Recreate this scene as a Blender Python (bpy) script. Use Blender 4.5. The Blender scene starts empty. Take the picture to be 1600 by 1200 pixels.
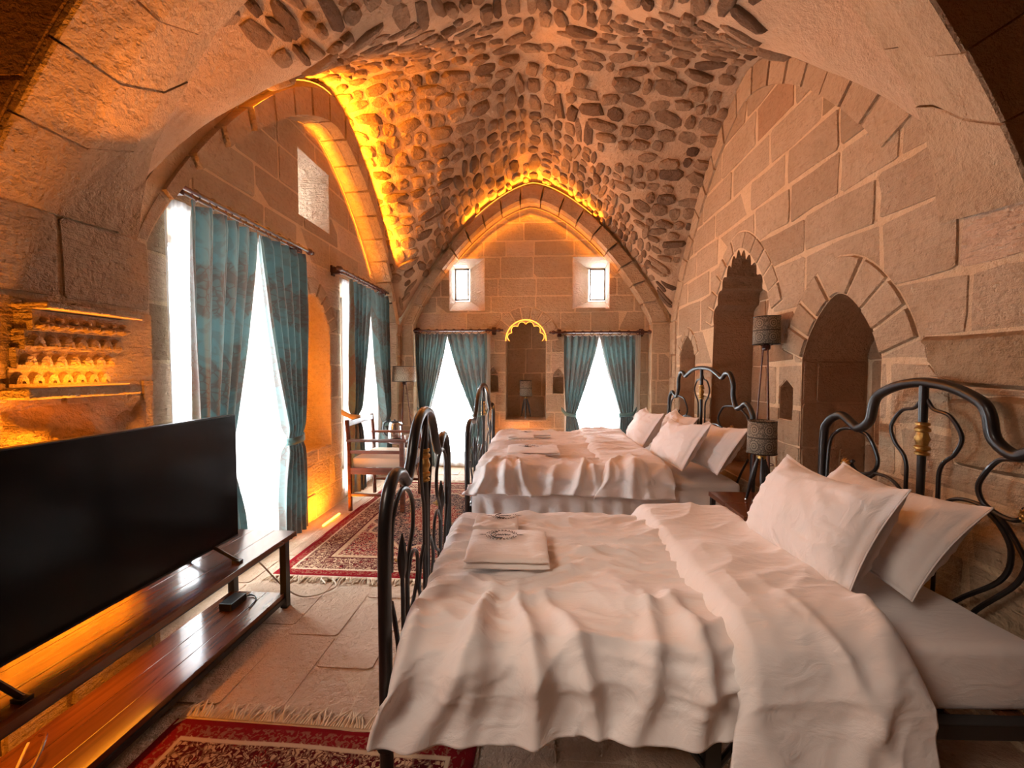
import bpy, bmesh, math, random
import numpy as np
from mathutils import Vector, Matrix, noise
from mathutils.geometry import delaunay_2d_cdt

random.seed(7)
S = bpy.context.scene
COL = S.collection
PI = math.pi

# ------------------------------------------------------------------ camera, world, lights
cam_d = bpy.data.cameras.new('camera')
cam_d.sensor_width = 36.0
cam_d.lens = 620.0 / 1600.0 * 36.0
cam_d.clip_start = 0.02
cam = bpy.data.objects.new('camera', cam_d)
COL.objects.link(cam)
cam.location = (0, 0, 1.35)
cam.rotation_euler = (PI / 2 - math.atan(23 / 620), 0, math.atan(40 / 620))
S.camera = cam

world = bpy.data.worlds.new('sky')
S.world = world
world.use_nodes = True
wn = world.node_tree
wn.nodes['Background'].inputs[0].default_value = (0.88, 0.95, 1.03, 1)
wn.nodes['Background'].inputs[1].default_value = 60.0

S.view_settings.view_transform = 'Standard'
S.view_settings.look = 'None'
S.view_settings.gamma = 1.0
S.view_settings.exposure = -0.62
S.view_settings.use_curve_mapping = False
S.cycles.max_bounces = 10
S.cycles.diffuse_bounces = 6
S.cycles.transparent_max_bounces = 16
S.cycles.transmission_bounces = 6
S.cycles.use_denoising = True
S.cycles.caustics_reflective = False
S.cycles.caustics_refractive = False

ORANGE = (1.0, 0.29, 0.012)


def light(name, kind, loc, aim, power, color, size=0.2, size_y=None, spread=PI, portal=False, spot=None):
    d = bpy.data.lights.new(name, kind)
    d.energy = power
    d.color = color
    if kind == 'AREA':
        d.shape = 'RECTANGLE'
        d.size = size
        d.size_y = size_y or size
        d.spread = spread
        if portal:
            d.cycles.is_portal = True
    else:
        d.shadow_soft_size = size
    if spot:
        d.spot_size = spot
        d.spot_blend = 0.35
    o = bpy.data.objects.new(name, d)
    COL.objects.link(o)
    o.location = loc
    v = Vector(aim) - Vector(loc)
    o.rotation_euler = v.to_track_quat('-Z', 'Y').to_euler()
    return o


# sky portals in the window openings
light('portal', 'AREA', (-2.62, 2.55, 1.15), (0, 2.55, 1.15), 1, (1, 1, 1), 1.05, 2.2, portal=True)
light('portal', 'AREA', (-2.62, 4.32, 1.15), (0, 4.32, 1.15), 1, (1, 1, 1), 0.95, 2.2, portal=True)
light('portal', 'AREA', (-2.62, 3.5, 2.95), (0, 3.5, 2.95), 1, (1, 1, 1), 0.5, 0.6, portal=True)
light('portal', 'AREA', (-1.15, 5.96, 0.95), (-1.15, 0, 0.95), 1, (1, 1, 1), 0.9, 1.8, portal=True)
light('portal', 'AREA', (0.84, 5.96, 0.95), (0.84, 0, 0.95), 1, (1, 1, 1), 0.9, 1.8, portal=True)
# added fill light in the bay behind the viewer, no lamp seen there
light('bay_fill', 'AREA', (-1.5, -0.5, 2.6), (0.5, 1.3, 0.35), 8, (1.0, 0.82, 0.68), .9, .9, spread=math.radians(52))


# ------------------------------------------------------------------ helpers
def put(name, verts, faces, mat, parent=None, smooth=False, uvs=None):
    me = bpy.data.meshes.new(name)
    me.from_pydata([tuple(v) for v in verts], [], [tuple(f) for f in faces])
    if isinstance(mat, (list, tuple)):
        for m in mat:
            me.materials.append(m)
    elif mat:
        me.materials.append(mat)
    if smooth:
        me.polygons.foreach_set('use_smooth', [True] * len(me.polygons))
    if uvs is not None:
        uvl = me.uv_layers.new(name='UVMap')
        idx = np.empty(len(me.loops), dtype=np.int32)
        me.loops.foreach_get('vertex_index', idx)
        uvl.data.foreach_set('uv', np.asarray(uvs, dtype=np.float32)[idx].ravel())
    me.update()
    o = bpy.data.objects.new(name, me)
    COL.objects.link(o)
    if parent is not None:
        o.parent = parent
    return o


def tag(o, label=None, cat=None, group=None, kind=None):
    if label: o['label'] = label
    if cat: o['category'] = cat
    if group: o['group'] = group
    if kind: o['kind'] = kind
    return o


def thing(name, label, cat, loc=(0, 0, 0), rz=0.0, group=None):
    o = bpy.data.objects.new(name, None)
    o.empty_display_size = 0.1
    COL.objects.link(o)
    o.location = loc
    o.rotation_euler = (0, 0, rz)
    return tag(o, label, cat, group)


def structure(name):
    o = bpy.data.objects.new(name, None)
    COL.objects.link(o)
    o['kind'] = 'structure'
    return o


def copy_tree(o, parent=None):
    c = o.copy()
    COL.objects.link(c)
    if parent is not None:
        c.parent = parent
    for ch in list(o.children):
        copy_tree(ch, c)
    return c


class MB:
    def __init__(s):
        s.v = []; s.f = []

    def add(s, verts, faces):
        b = len(s.v)
        s.v += [Vector(p) for p in verts]
        s.f += [tuple(i + b for i in f) for f in faces]

    def box(s, a, b, bev=0.0):
        x0, y0, z0 = [min(p, q) for p, q in zip(a, b)]
        x1, y1, z1 = [max(p, q) for p, q in zip(a, b)]
        if bev <= 0:
            s.add([(x0, y0, z0), (x1, y0, z0), (x1, y1, z0), (x0, y1, z0), (x0, y0, z1), (x1, y0, z1), (x1, y1, z1), (x0, y1, z1)],
                  [(3, 2, 1, 0), (4, 5, 6, 7), (0, 1, 5, 4), (1, 2, 6, 5), (2, 3, 7, 6), (3, 0, 4, 7)])
        else:
            bm = bmesh.new()
            bmesh.ops.create_cube(bm, size=1.0)
            for v in bm.verts:
                v.co = Vector((x0 + (v.co.x + .5) * (x1 - x0), y0 + (v.co.y + .5) * (y1 - y0), z0 + (v.co.z + .5) * (z1 - z0)))
            bmesh.ops.bevel(bm, geom=bm.edges[:], offset=bev, segments=2, affect='EDGES', profile=0.7)
            bm.verts.index_update()
            s.add([v.co.copy() for v in bm.verts], [[v.index for v in f.verts] for f in bm.faces])
            bm.free()
        return s

    def tube(s, pts, r, n=8, closed=False, cap=True, rfun=None):
        pts = [Vector(p) for p in pts]
        m = len(pts)
        rings = []
        t0 = None
        nrm = None
        for i, p in enumerate(pts):
            if closed:
                t = pts[(i + 1) % m] - pts[i - 1]
            else:
                t = pts[min(i + 1, m - 1)] - pts[max(i - 1, 0)]
            if t.length < 1e-9: t = Vector((0, 0, 1))
            t.normalize()
            if nrm is None:
                a = Vector((0, 0, 1)) if abs(t.z) < .9 else Vector((1, 0, 0))
                nrm = t.cross(a).normalized()
            else:
                nrm = (nrm - t * nrm.dot(t))
                if nrm.length < 1e-6: nrm = t.orthogonal()
                nrm.normalize()
            bn = t.cross(nrm)
            rr = r if rfun is None else rfun(i / max(1, m - 1))
            rings.append([p + (nrm * math.cos(2 * PI * k / n) + bn * math.sin(2 * PI * k / n)) * rr for k in range(n)])
        vs = [q for rg in rings for q in rg]
        fs = []
        for i in range(m if closed else m - 1):
            j = (i + 1) % m
            for k in range(n):
                fs.append((i * n + k, i * n + (k + 1) % n, j * n + (k + 1) % n, j * n + k))
        if cap and not closed:
            fs.append(tuple(reversed(range(n))))
            fs.append(tuple((m - 1) * n + k for k in range(n)))
        s.add(vs, fs)
        return s

    def lathe(s, prof, c=(0, 0, 0), n=16, axis='z'):
        vs = []
        for r, z in prof:
            for k in range(n):
                a = 2 * PI * k / n
                if axis == 'z': vs.append((c[0] + r * math.cos(a), c[1] + r * math.sin(a), c[2] + z))
                elif axis == 'x': vs.append((c[0] + z, c[1] + r * math.cos(a), c[2] + r * math.sin(a)))
                else: vs.append((c[0] + r * math.cos(a), c[1] + z, c[2] + r * math.sin(a)))
        fs = []
        for i in range(len(prof) - 1):
            for k in range(n):
                fs.append((i * n + k, i * n + (k + 1) % n, (i + 1) * n + (k + 1) % n, (i + 1) * n + k))
        fs.append(tuple(reversed(range(n))))
        fs.append(tuple((len(prof) - 1) * n + k for k in range(n)))
        s.add(vs, fs)
        return s

    def torus(s, c, R, r, axis='z', n=14, m=6):
        pts = []
        for k in range(n):
            a = 2 * PI * k / n
            if axis == 'z': pts.append((c[0] + R * math.cos(a), c[1] + R * math.sin(a), c[2]))
            elif axis == 'x': pts.append((c[0], c[1] + R * math.cos(a), c[2] + R * math.sin(a)))
            else: pts.append((c[0] + R * math.cos(a), c[1], c[2] + R * math.sin(a)))
        return s.tube(pts, r, m, closed=True)

    def put(s, name, mat, parent=None, smooth=True, angle=40):
        o = put(name, s.v, s.f, mat, parent, smooth)
        if smooth:
            o.data.set_sharp_from_angle(angle=math.radians(angle))
        return o


def spline(pts, n=8):
    """Catmull-Rom through points"""
    P = [Vector(p) for p in pts]
    out = []
    for i in range(len(P) - 1):
        p0 = P[i - 1] if i else P[0] * 2 - P[1]
        p1, p2 = P[i], P[i + 1]
        p3 = P[i + 2] if i + 2 < len(P) else P[-1] * 2 - P[-2]
        for k in range(n):
            t = k / n
            out.append(0.5 * ((2 * p1) + (p2 - p0) * t + (2 * p0 - 5 * p1 + 4 * p2 - p3) * t * t + (3 * p1 - p0 - 3 * p2 + p3) * t ** 3))
    out.append(P[-1])
    return out


def fbm(x, y, z=0.0, o=3):
    v = 0; a = 1; f = 1
    for _ in range(o):
        v += a * noise.noise(Vector((x * f, y * f, z * f + 7.3 * _)))
        a *= .5; f *= 2.03
    return v


def crease(x, y, z=0.0, k=3.6):
    return max(0.0, 1 - abs(noise.noise(Vector((x, y, z)))) * k) ** 1.3


def ridge(x, y, z=0.0):
    return (1 - min(1, abs(noise.noise(Vector((x, y, z)))) * 2.2)) ** 2


# ------------------------------------------------------------------ materials
def nmat(name):
    m = bpy.data.materials.new(name)
    m.use_nodes = True
    nt = m.node_tree
    b = nt.nodes['Principled BSDF']
    return m, nt, b


def nd(nt, typ, props=None, **ins):
    n = nt.nodes.new(typ)
    for k, v in (props or {}).items():
        setattr(n, k, v)
    for k, v in ins.items():
        key = int(k[1:]) if k[0] == 'i' and k[1:].isdigit() else k.replace('_', ' ')
        s = n.inputs[key]
        if isinstance(v, bpy.types.NodeSocket):
            nt.links.new(v, s)
        else:
            if isinstance(v, tuple) and len(v) == 3 and s.type == 'RGBA': v = v + (1,)
            s.default_value = v
    return n


def math_(nt, op, a, b=0.5, clamp=False):
    return nd(nt, 'ShaderNodeMath', {'operation': op, 'use_clamp': clamp}, i0=a, i1=b).outputs[0]


def mixc(nt, f, a, b, blend='MIX'):
    n = nt.nodes.new('ShaderNodeMix')
    n.data_type = 'RGBA'; n.blend_type = blend
    for i, v in ((0, f), (6, a), (7, b)):
        if isinstance(v, bpy.types.NodeSocket): nt.links.new(v, n.inputs[i])
        else: n.inputs[i].default_value = (v + (1,)) if isinstance(v, tuple) and len(v) == 3 else v
    return n.outputs[2]


def ramp(nt, f, stops, interp='LINEAR'):
    n = nt.nodes.new('ShaderNodeValToRGB')
    n.color_ramp.interpolation = interp
    e = n.color_ramp.elements
    while len(e) < len(stops): e.new(0.5)
    for i, (p, c) in enumerate(stops):
        e[i].position = p
        e[i].color = (c + (1,)) if isinstance(c, tuple) else (c, c, c, 1)
    nt.links.new(f, n.inputs[0])
    return n.outputs[0]


def tc(nt, out='Object'):
    return nt.nodes.new('ShaderNodeTexCoord').outputs[out]


def scaled(nt, vec, s, rot=(0, 0, 0)):
    return nd(nt, 'ShaderNodeMapping', None, Vector=vec, Scale=s, Rotation=rot).outputs[0]


def bump(nt, b, h, strength, dist=0.02):
    n = nd(nt, 'ShaderNodeBump', None, Strength=strength, Distance=dist, Height=h)
    nt.links.new(n.outputs[0], b.inputs['Normal'])


def stone(name, base, dark, light_, rough=0.9, chisel=0.5, var=0.5, scale=1.0):
    m, nt, b = nmat(name)
    co = tc(nt)
    rnd = nd(nt, 'ShaderNodeObjectInfo').outputs['Random']
    n1 = nd(nt, 'ShaderNodeTexNoise', None, Vector=co, Scale=3.5 * scale, Detail=6.0, Roughness=.65).outputs[0]
    n2 = nd(nt, 'ShaderNodeTexNoise', None, Vector=co, Scale=28.0 * scale, Detail=5.0, Roughness=.7).outputs[0]
    c = mixc(nt, ramp(nt, n1, [(.35, 0.0), (.72, 1.0)]), base, light_)
    c = mixc(nt, ramp(nt, n2, [(.48, 0.0), (.75, .55)]), c, dark)
    r1 = ramp(nt, rnd, [(0.0, 0.0), (.55, .12 * var), (.8, .5 * var), (.93, 1.0 * var), (1.0, .2 * var)])
    c = mixc(nt, r1, c, dark)
    nt.links.new(c, b.inputs['Base Color'])
    b.inputs['Roughness'].default_value = rough
    b.inputs['Specular IOR Level'].default_value = .2
    st = nd(nt, 'ShaderNodeTexNoise', None, Vector=scaled(nt, co, (10, 10, 55)), Scale=1.0, Detail=3.0, Distortion=.6).outputs[0]
    pits = nd(nt, 'ShaderNodeTexVoronoi', {'feature': 'F1'}, Vector=co, Scale=24.0 * scale).outputs[0]
    pits = ramp(nt, pits, [(.06, 0.0), (.16, 1.0)])
    h = math_(nt, 'ADD', math_(nt, 'MULTIPLY', st, chisel), math_(nt, 'MULTIPLY', n2, .7))
    h = math_(nt, 'ADD', h, math_(nt, 'MULTIPLY', pits, .18))
    h = math_(nt, 'ADD', h, math_(nt, 'MULTIPLY', n1, .8))
    bump(nt, b, h, .9, .032)
    return m


def plain(name, col, rough=.5, metal=0.0, spec=.5, coat=0.0, bumpscale=None, bstr=.2, var=0.0):
    m, nt, b = nmat(name)
    b.inputs['Base Color'].default_value = col + (1,)
    b.inputs['Roughness'].default_value = rough
    b.inputs['Metallic'].default_value = metal
    b.inputs['Specular IOR Level'].default_value = spec
    b.inputs['Coat Weight'].default_value = coat
    co = tc(nt)
    n = nd(nt, 'ShaderNodeTexNoise', None, Vector=co, Scale=bumpscale or 30.0, Detail=4.0).outputs[0]
    if var:
        nt.links.new(mixc(nt, math_(nt, 'MULTIPLY', n, var), col, tuple(c * .35 for c in col)), b.inputs['Base Color'])
    if bumpscale:
        bump(nt, b, n, bstr, .004)
    return m


def wood(name, base, dark, rough=.3, coat=.3, axis=(1.5, 30, 30)):
    m, nt, b = nmat(name)
    co = tc(nt)
    n = nd(nt, 'ShaderNodeTexNoise', None, Vector=scaled(nt, co, axis), Scale=1.0, Detail=6.0, Distortion=.7).outputs[0]
    n2 = nd(nt, 'ShaderNodeTexNoise', None, Vector=co, Scale=4.0, Detail=3.0).outputs[0]
    c = mixc(nt, ramp(nt, n, [(.35, 0.0), (.65, 1.0)]), base, dark)
    c = mixc(nt, math_(nt, 'MULTIPLY', n2, .5), c, dark)
    nt.links.new(c, b.inputs['Base Color'])
    b.inputs['Roughness'].default_value = rough
    b.inputs['Coat Weight'].default_value = coat
    b.inputs['Coat Roughness'].default_value = .15
    bump(nt, b, n, .08, .004)
    return m


def emit(name, col, strength):
    m, nt, b = nmat(name)
    b.inputs['Base Color'].default_value = (.8, .5, .2, 1)
    b.inputs['Emission Color'].default_value = col + (1,)
    b.inputs['Emission Strength'].default_value = strength
    return m


M = {}
M['ashlar'] = stone('ashlar_limestone', (.52, .385, .25), (.30, .195, .115), (.61, .47, .325))
M['ashlar_pale_lit'] = stone('pale_daylit_limestone', (.66, .48, .33), (.45, .29, .18), (.74, .56, .40), chisel=1.0, var=.3)  # daylight on the reveals put into the colour; also randomly paler blocks
M['rough'] = stone('rough_dark_stone', (.33, .21, .11), (.14, .085, .045), (.56, .42, .27), chisel=.3, var=.3, scale=1.4)
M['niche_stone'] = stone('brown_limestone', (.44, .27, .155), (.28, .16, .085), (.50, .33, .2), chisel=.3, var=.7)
M['soffit_stone'] = stone('smooth_limestone', (.50, .36, .225), (.33, .21, .12), (.59, .44, .29), chisel=.12, var=.35)
M['mortar'] = stone('lime_mortar', (.72, .54, .34), (.58, .42, .25), (.78, .61, .41), chisel=.15, var=0.0)
M['vault_mortar'] = stone('vault_mortar', (.58, .405, .26), (.46, .30, .18), (.64, .46, .31), chisel=.1, var=0.0)
M['rubble'] = stone('rubble_stone', (.34, .225, .14), (.13, .08, .05), (.47, .33, .215), chisel=.25, var=1.0, scale=1.6)
M['floor_tile'] = stone('floor_limestone', (.58, .42, .29), (.46, .31, .2), (.64, .48, .35), rough=.55, chisel=.1, var=.35)
M['grout'] = stone('floor_grout', (.66, .52, .38), (.5, .36, .25), (.7, .56, .42), chisel=.1, var=0.0)
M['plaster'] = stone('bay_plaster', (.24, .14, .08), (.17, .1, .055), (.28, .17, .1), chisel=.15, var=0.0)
M['iron'] = plain('black_iron', (.010, .009, .009), .33, 0.0, .45, .15, 60, .12)
M['steel_black'] = plain('black_steel', (.02, .018, .017), .45)
M['brass'] = plain('aged_brass', (.55, .33, .10), .38, .9, .5, 0, 120, .5, var=.6)
M['rod'] = wood('red_brown_rod_wood', (.10, .022, .012), (.035, .009, .006), .3, .4)
M['walnut'] = wood('walnut_wood', (.22, .075, .03), (.09, .028, .012), .22, .5, (25, 2, 25))
M['chair_wood'] = wood('chair_wood', (.17, .045, .018), (.06, .018, .009), .35, .3)
M['cream'] = plain('cream_cushion', (.70, .60, .48), .9, bumpscale=300, bstr=.3)
M['black_plastic'] = plain('black_plastic', (.008, .008, .009), .35)
M['screen'] = plain('black_screen', (.0015, .0015, .002), .16, 0, .22)
M['chrome'] = plain('brushed_steel', (.55, .54, .52), .25, 1.0, bumpscale=200, bstr=.05)
M['cable'] = plain('beige_cable', (.62, .50, .36), .5)
M['porcelain'] = plain('white_porcelain', (.8, .78, .74), .25)
M['thread'] = plain('dark_thread', (.02, .018, .02), .8)
M['fringe'] = plain('cream_fringe', (.78, .64, .46), .95, bumpscale=200, bstr=.4, var=.3)
M['frame_white'] = plain('pale_window_frame', (.62, .57, .50), .5)
M['grille'] = plain('grey_grille', (.42, .40, .37), .5)
M['amber_lit_band'] = plain('amber_lit_tieback_fabric', (.55, .38, .16), .7, bumpscale=200, bstr=.3)  # orange strip light on the band put into its colour
M['teal_band'] = plain('teal_tieback_fabric', (.10, .20, .20), .6, bumpscale=200, bstr=.3)
M['led'] = emit('led_strip_glow', (1.0, .36, .03), 18.0)
M['led_soft'] = emit('led_trim_glow', (1.0, .36, .03), 5.0)
M['led_dim'] = emit('led_dim_glow', (1.0, .30, .02), 1.6)


def linen(name, col, scale=420):
    m, nt, b = nmat(name)
    co = tc(nt)
    n = nd(nt, 'ShaderNodeTexNoise', None, Vector=co, Scale=float(scale), Detail=2.0).outputs[0]
    n2 = nd(nt, 'ShaderNodeTexNoise', None, Vector=scaled(nt, co, (6, 20, 10), (0, 0, .4)), Scale=1.2, Detail=5.0, Distortion=1.2).outputs[0]
    b.inputs['Base Color'].default_value = col + (1,)
    b.inputs['Roughness'].default_value = .85
    b.inputs['Sheen Weight'].default_value = .25
    b.inputs['Specular IOR Level'].default_value = .2
    bump(nt, b, math_(nt, 'ADD', math_(nt, 'MULTIPLY', n, .05), n2), .5, .014)
    return m


M['linen'] = linen('white_linen', (.85, .80, .77))
M['sheet'] = linen('white_sheet', (.82, .77, .74))
M['towel'] = linen('white_terry', (.84, .78, .73), 260)


def sheer_mat():
    m, nt, b = nmat('white_sheer')
    out = nt.nodes['Material Output']
    nt.nodes.remove(b)
    d = nd(nt, 'ShaderNodeBsdfDiffuse', None, Color=(.86, .85, .83))
    t = nd(nt, 'ShaderNodeBsdfTranslucent', None, Color=(.88, .87, .85))
    tr = nd(nt, 'ShaderNodeBsdfTransparent', None, Color=(.97, .96, .95))
    uv = tc(nt, 'UV')
    w = nd(nt, 'ShaderNodeTexNoise', None, Vector=scaled(nt, uv, (90, 3, 1)), Scale=1.0, Detail=2.0).outputs[0]
    m1 = nd(nt, 'ShaderNodeMixShader', None, i0=.6, i1=d.outputs[0], i2=t.outputs[0])
    f = ramp(nt, w, [(.3, .42), (.7, .62)])
    m2 = nd(nt, 'ShaderNodeMixShader', None, i0=f, i1=m1.outputs[0], i2=tr.outputs[0])
    nt.links.new(m2.outputs[0], out.inputs[0])
    return m


def drape_mat():
    m, nt, b = nmat('teal_damask')
    out = nt.nodes['Material Output']
    uv = tc(nt, 'UV')
    sep = nd(nt, 'ShaderNodeSeparateXYZ', None, Vector=uv)
    u, v = sep.outputs[0], sep.outputs[1]
    # damask: mirrored scroll field in repeating tiles
    n = nd(nt, 'ShaderNodeTexNoise', None, Vector=scaled(nt, uv, (9, 9, 1)), Scale=1.0, Detail=4.0, Distortion=1.6).outputs[0]
    fine = nd(nt, 'ShaderNodeTexVoronoi', {'feature': 'DISTANCE_TO_EDGE'}, Vector=scaled(nt, uv, (26, 22, 1)), Scale=1.0).outputs[0]
    wv = math_(nt, 'SINE', math_(nt, 'ADD', math_(nt, 'MULTIPLY', v, 11.0), math_(nt, 'MULTIPLY', math_(nt, 'SINE', math_(nt, 'MULTIPLY', u, 22.0)), .9)))
    band = ramp(nt, math_(nt, 'ADD', math_(nt, 'MULTIPLY', wv, .5), .5), [(.45, 0.0), (.55, 1.0)])
    pat = ramp(nt, fine, [(.02, 1.0), (.09, 0.0)])
    f = math_(nt, 'ADD', math_(nt, 'MULTIPLY', band, math_(nt, 'ADD', .5, math_(nt, 'MULTIPLY', pat, .5))), math_(nt, 'MULTIPLY', ramp(nt, n, [(.48, 0.0), (.58, 1.0)]), .4), True)
    c = mixc(nt, f, (.10, .163, .158), (.095, .075, .06))
    nt.links.new(c, b.inputs['Base Color'])
    b.inputs['Roughness'].default_value = .45
    b.inputs['Sheen Weight'].default_value = .3
    bump(nt, b, f, .15, .004)
    t = nd(nt, 'ShaderNodeBsdfTranslucent', None, Color=c)
    mx = nd(nt, 'ShaderNodeMixShader', None, i0=.22, i1=b.outputs[0], i2=t.outputs[0])
    nt.links.new(mx.outputs[0], out.inputs[0])
    return m


def glass_mat():
    m, nt, b = nmat('window_glass')
    out = nt.nodes['Material Output']
    nt.nodes.remove(b)
    g = nd(nt, 'ShaderNodeBsdfGlossy', None, Color=(1, 1, 1), Roughness=.03)
    tr = nd(nt, 'ShaderNodeBsdfTransparent', None, Color=(.96, .98, .97))
    fr = nd(nt, 'ShaderNodeFresnel', None, IOR=1.45)
    mx = nd(nt, 'ShaderNodeMixShader', None, i0=fr.outputs[0], i1=tr.outputs[0], i2=g.outputs[0])
    nt.links.new(mx.outputs[0], out.inputs[0])
    return m


def rug_mat(name, wid, hei, medallion):
    m, nt, b = nmat(name)
    uv = tc(nt, 'UV')
    sep = nd(nt, 'ShaderNodeSeparateXYZ', None, Vector=uv)
    x = math_(nt, 'MULTIPLY', math_(nt, 'SUBTRACT', sep.outputs[0], .5), wid)
    y = math_(nt, 'MULTIPLY', math_(nt, 'SUBTRACT', sep.outputs[1], .5), hei)
    ax, ay = math_(nt, 'ABSOLUTE', x), math_(nt, 'ABSOLUTE', y)
    dist = math_(nt, 'MINIMUM', math_(nt, 'SUBTRACT', wid / 2, ax), math_(nt, 'SUBTRACT', hei / 2, ay))   # distance to edge, metres
    pv = nd(nt, 'ShaderNodeCombineXYZ', None, X=ax, Y=ay).outputs[0]
    red, cream, navy, dkred = (.19, .006, .010), (.50, .33, .20), (.018, .010, .018), (.075, .004, .007)
    vor = nd(nt, 'ShaderNodeTexVoronoi', {'feature': 'F1'}, Vector=pv, Scale=13.0, Randomness=.75)
    ve = nd(nt, 'ShaderNodeTexVoronoi', {'feature': 'DISTANCE_TO_EDGE'}, Vector=pv, Scale=19.0).outputs[0]
    nz = nd(nt, 'ShaderNodeTexNoise', None, Vector=pv, Scale=24.0, Detail=3.0, Distortion=2.2).outputs[0]
    nz2 = nd(nt, 'ShaderNodeTexNoise', None, Vector=pv, Scale=55.0, Detail=2.0, Distortion=1.0).outputs[0]
    vine = ramp(nt, nz, [(.44, 0.0), (.475, 1.0), (.525, 1.0), (.56, 0.0)])
    flower = ramp(nt, math_(nt, 'FRACT', math_(nt, 'MULTIPLY', vor.outputs['Distance'], 9.0)), [(.3, 0.0), (.42, 1.0), (.62, 1.0), (.75, 0.0)])
    flmask = ramp(nt, vor.outputs['Distance'], [(.28, 1.0), (.34, 0.0)])
    # field
    fld = mixc(nt, vine, red, cream)
    fld = mixc(nt, math_(nt, 'MULTIPLY', flower, flmask), fld, (.50, .32, .2))
    fld = mixc(nt, ramp(nt, nz2, [(.56, 0.0), (.6, .8)]), fld, navy)
    # medallion
    rr = math_(nt, 'SQRT', math_(nt, 'ADD', math_(nt, 'POWER', math_(nt, 'DIVIDE', x, wid * .32), 2.0), math_(nt, 'POWER', math_(nt, 'DIVIDE', y, hei * .3), 2.0)))
    ang = math_(nt, 'ARCTAN2', y, x)
    rr = math_(nt, 'ADD', rr, math_(nt, 'MULTIPLY', math_(nt, 'SINE', math_(nt, 'MULTIPLY', ang, 16.0)), .05))
    med = mixc(nt, vine, navy, (.42, .27, .18))
    med = mixc(nt, math_(nt, 'MULTIPLY', flower, flmask), med, red)
    if medallion:
        fld = mixc(nt, ramp(nt, rr, [(.96, 1.0), (1.0, 0.0)]), fld, med)
        fld = mixc(nt, ramp(nt, rr, [(.94, 0.0), (.97, 1.0), (1.03, 1.0), (1.06, 0.0)]), fld, cream)
        fld = mixc(nt, ramp(nt, rr, [(.44, 1.0), (.48, 0.0)]), fld, mixc(nt, vine, red, cream))
    # main border: cream ground with dark red rosettes
    vine2 = ramp(nt, nz, [(.40, 0.0), (.45, 1.0), (.55, 1.0), (.60, 0.0)])
    brd = mixc(nt, vine2, cream, dkred)
    brd = mixc(nt, math_(nt, 'MULTIPLY', flower, flmask), brd, red)
    brd = mixc(nt, ramp(nt, ve, [(.02, .7), (.06, 0.0)]), brd, (.2, .11, .07))
    # zig-zag guard stripe
    zig = math_(nt, 'ABSOLUTE', math_(nt, 'SUBTRACT', math_(nt, 'FRACT', math_(nt, 'MULTIPLY', math_(nt, 'ADD', x, y), 14.0)), .5))
    zg = ramp(nt, math_(nt, 'SUBTRACT', math_(nt, 'DIVIDE', math_(nt, 'SUBTRACT', dist, .035), .09), zig), [(.45, 0.0), (.5, 1.0)])
    guard = mixc(nt, zg, red, cream)
    guard = mixc(nt, ramp(nt, nz2, [(.5, 0.0), (.55, .5)]), guard, (.3, .18, .1))
    W = .34
    def step(d): return ramp(nt, math_(nt, 'DIVIDE', dist, 1.0), [(max(0, d - .001), 0.0), (d + .001, 1.0)])
    c = mixc(nt, step(.035), red, guard)
    c = mixc(nt, step(.085), c, (.55, .40, .27))
    c = mixc(nt, step(.10), c, brd)
    c = mixc(nt, step(.25), c, dkred)
    c = mixc(nt, step(.265), c, guard)
    c = mixc(nt, step(.30), c, fld)
    nt.links.new(c, b.inputs['Base Color'])
    b.inputs['Roughness'].default_value = .95
    b.inputs['Specular IOR Level'].default_value = .05
    h = nd(nt, 'ShaderNodeTexNoise', None, Vector=scaled(nt, uv, (500, 700, 1)), Scale=1.0).outputs[0]
    bump(nt, b, math_(nt, 'ADD', h, math_(nt, 'MULTIPLY', vine, .6)), .4, .004)
    return m


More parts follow.
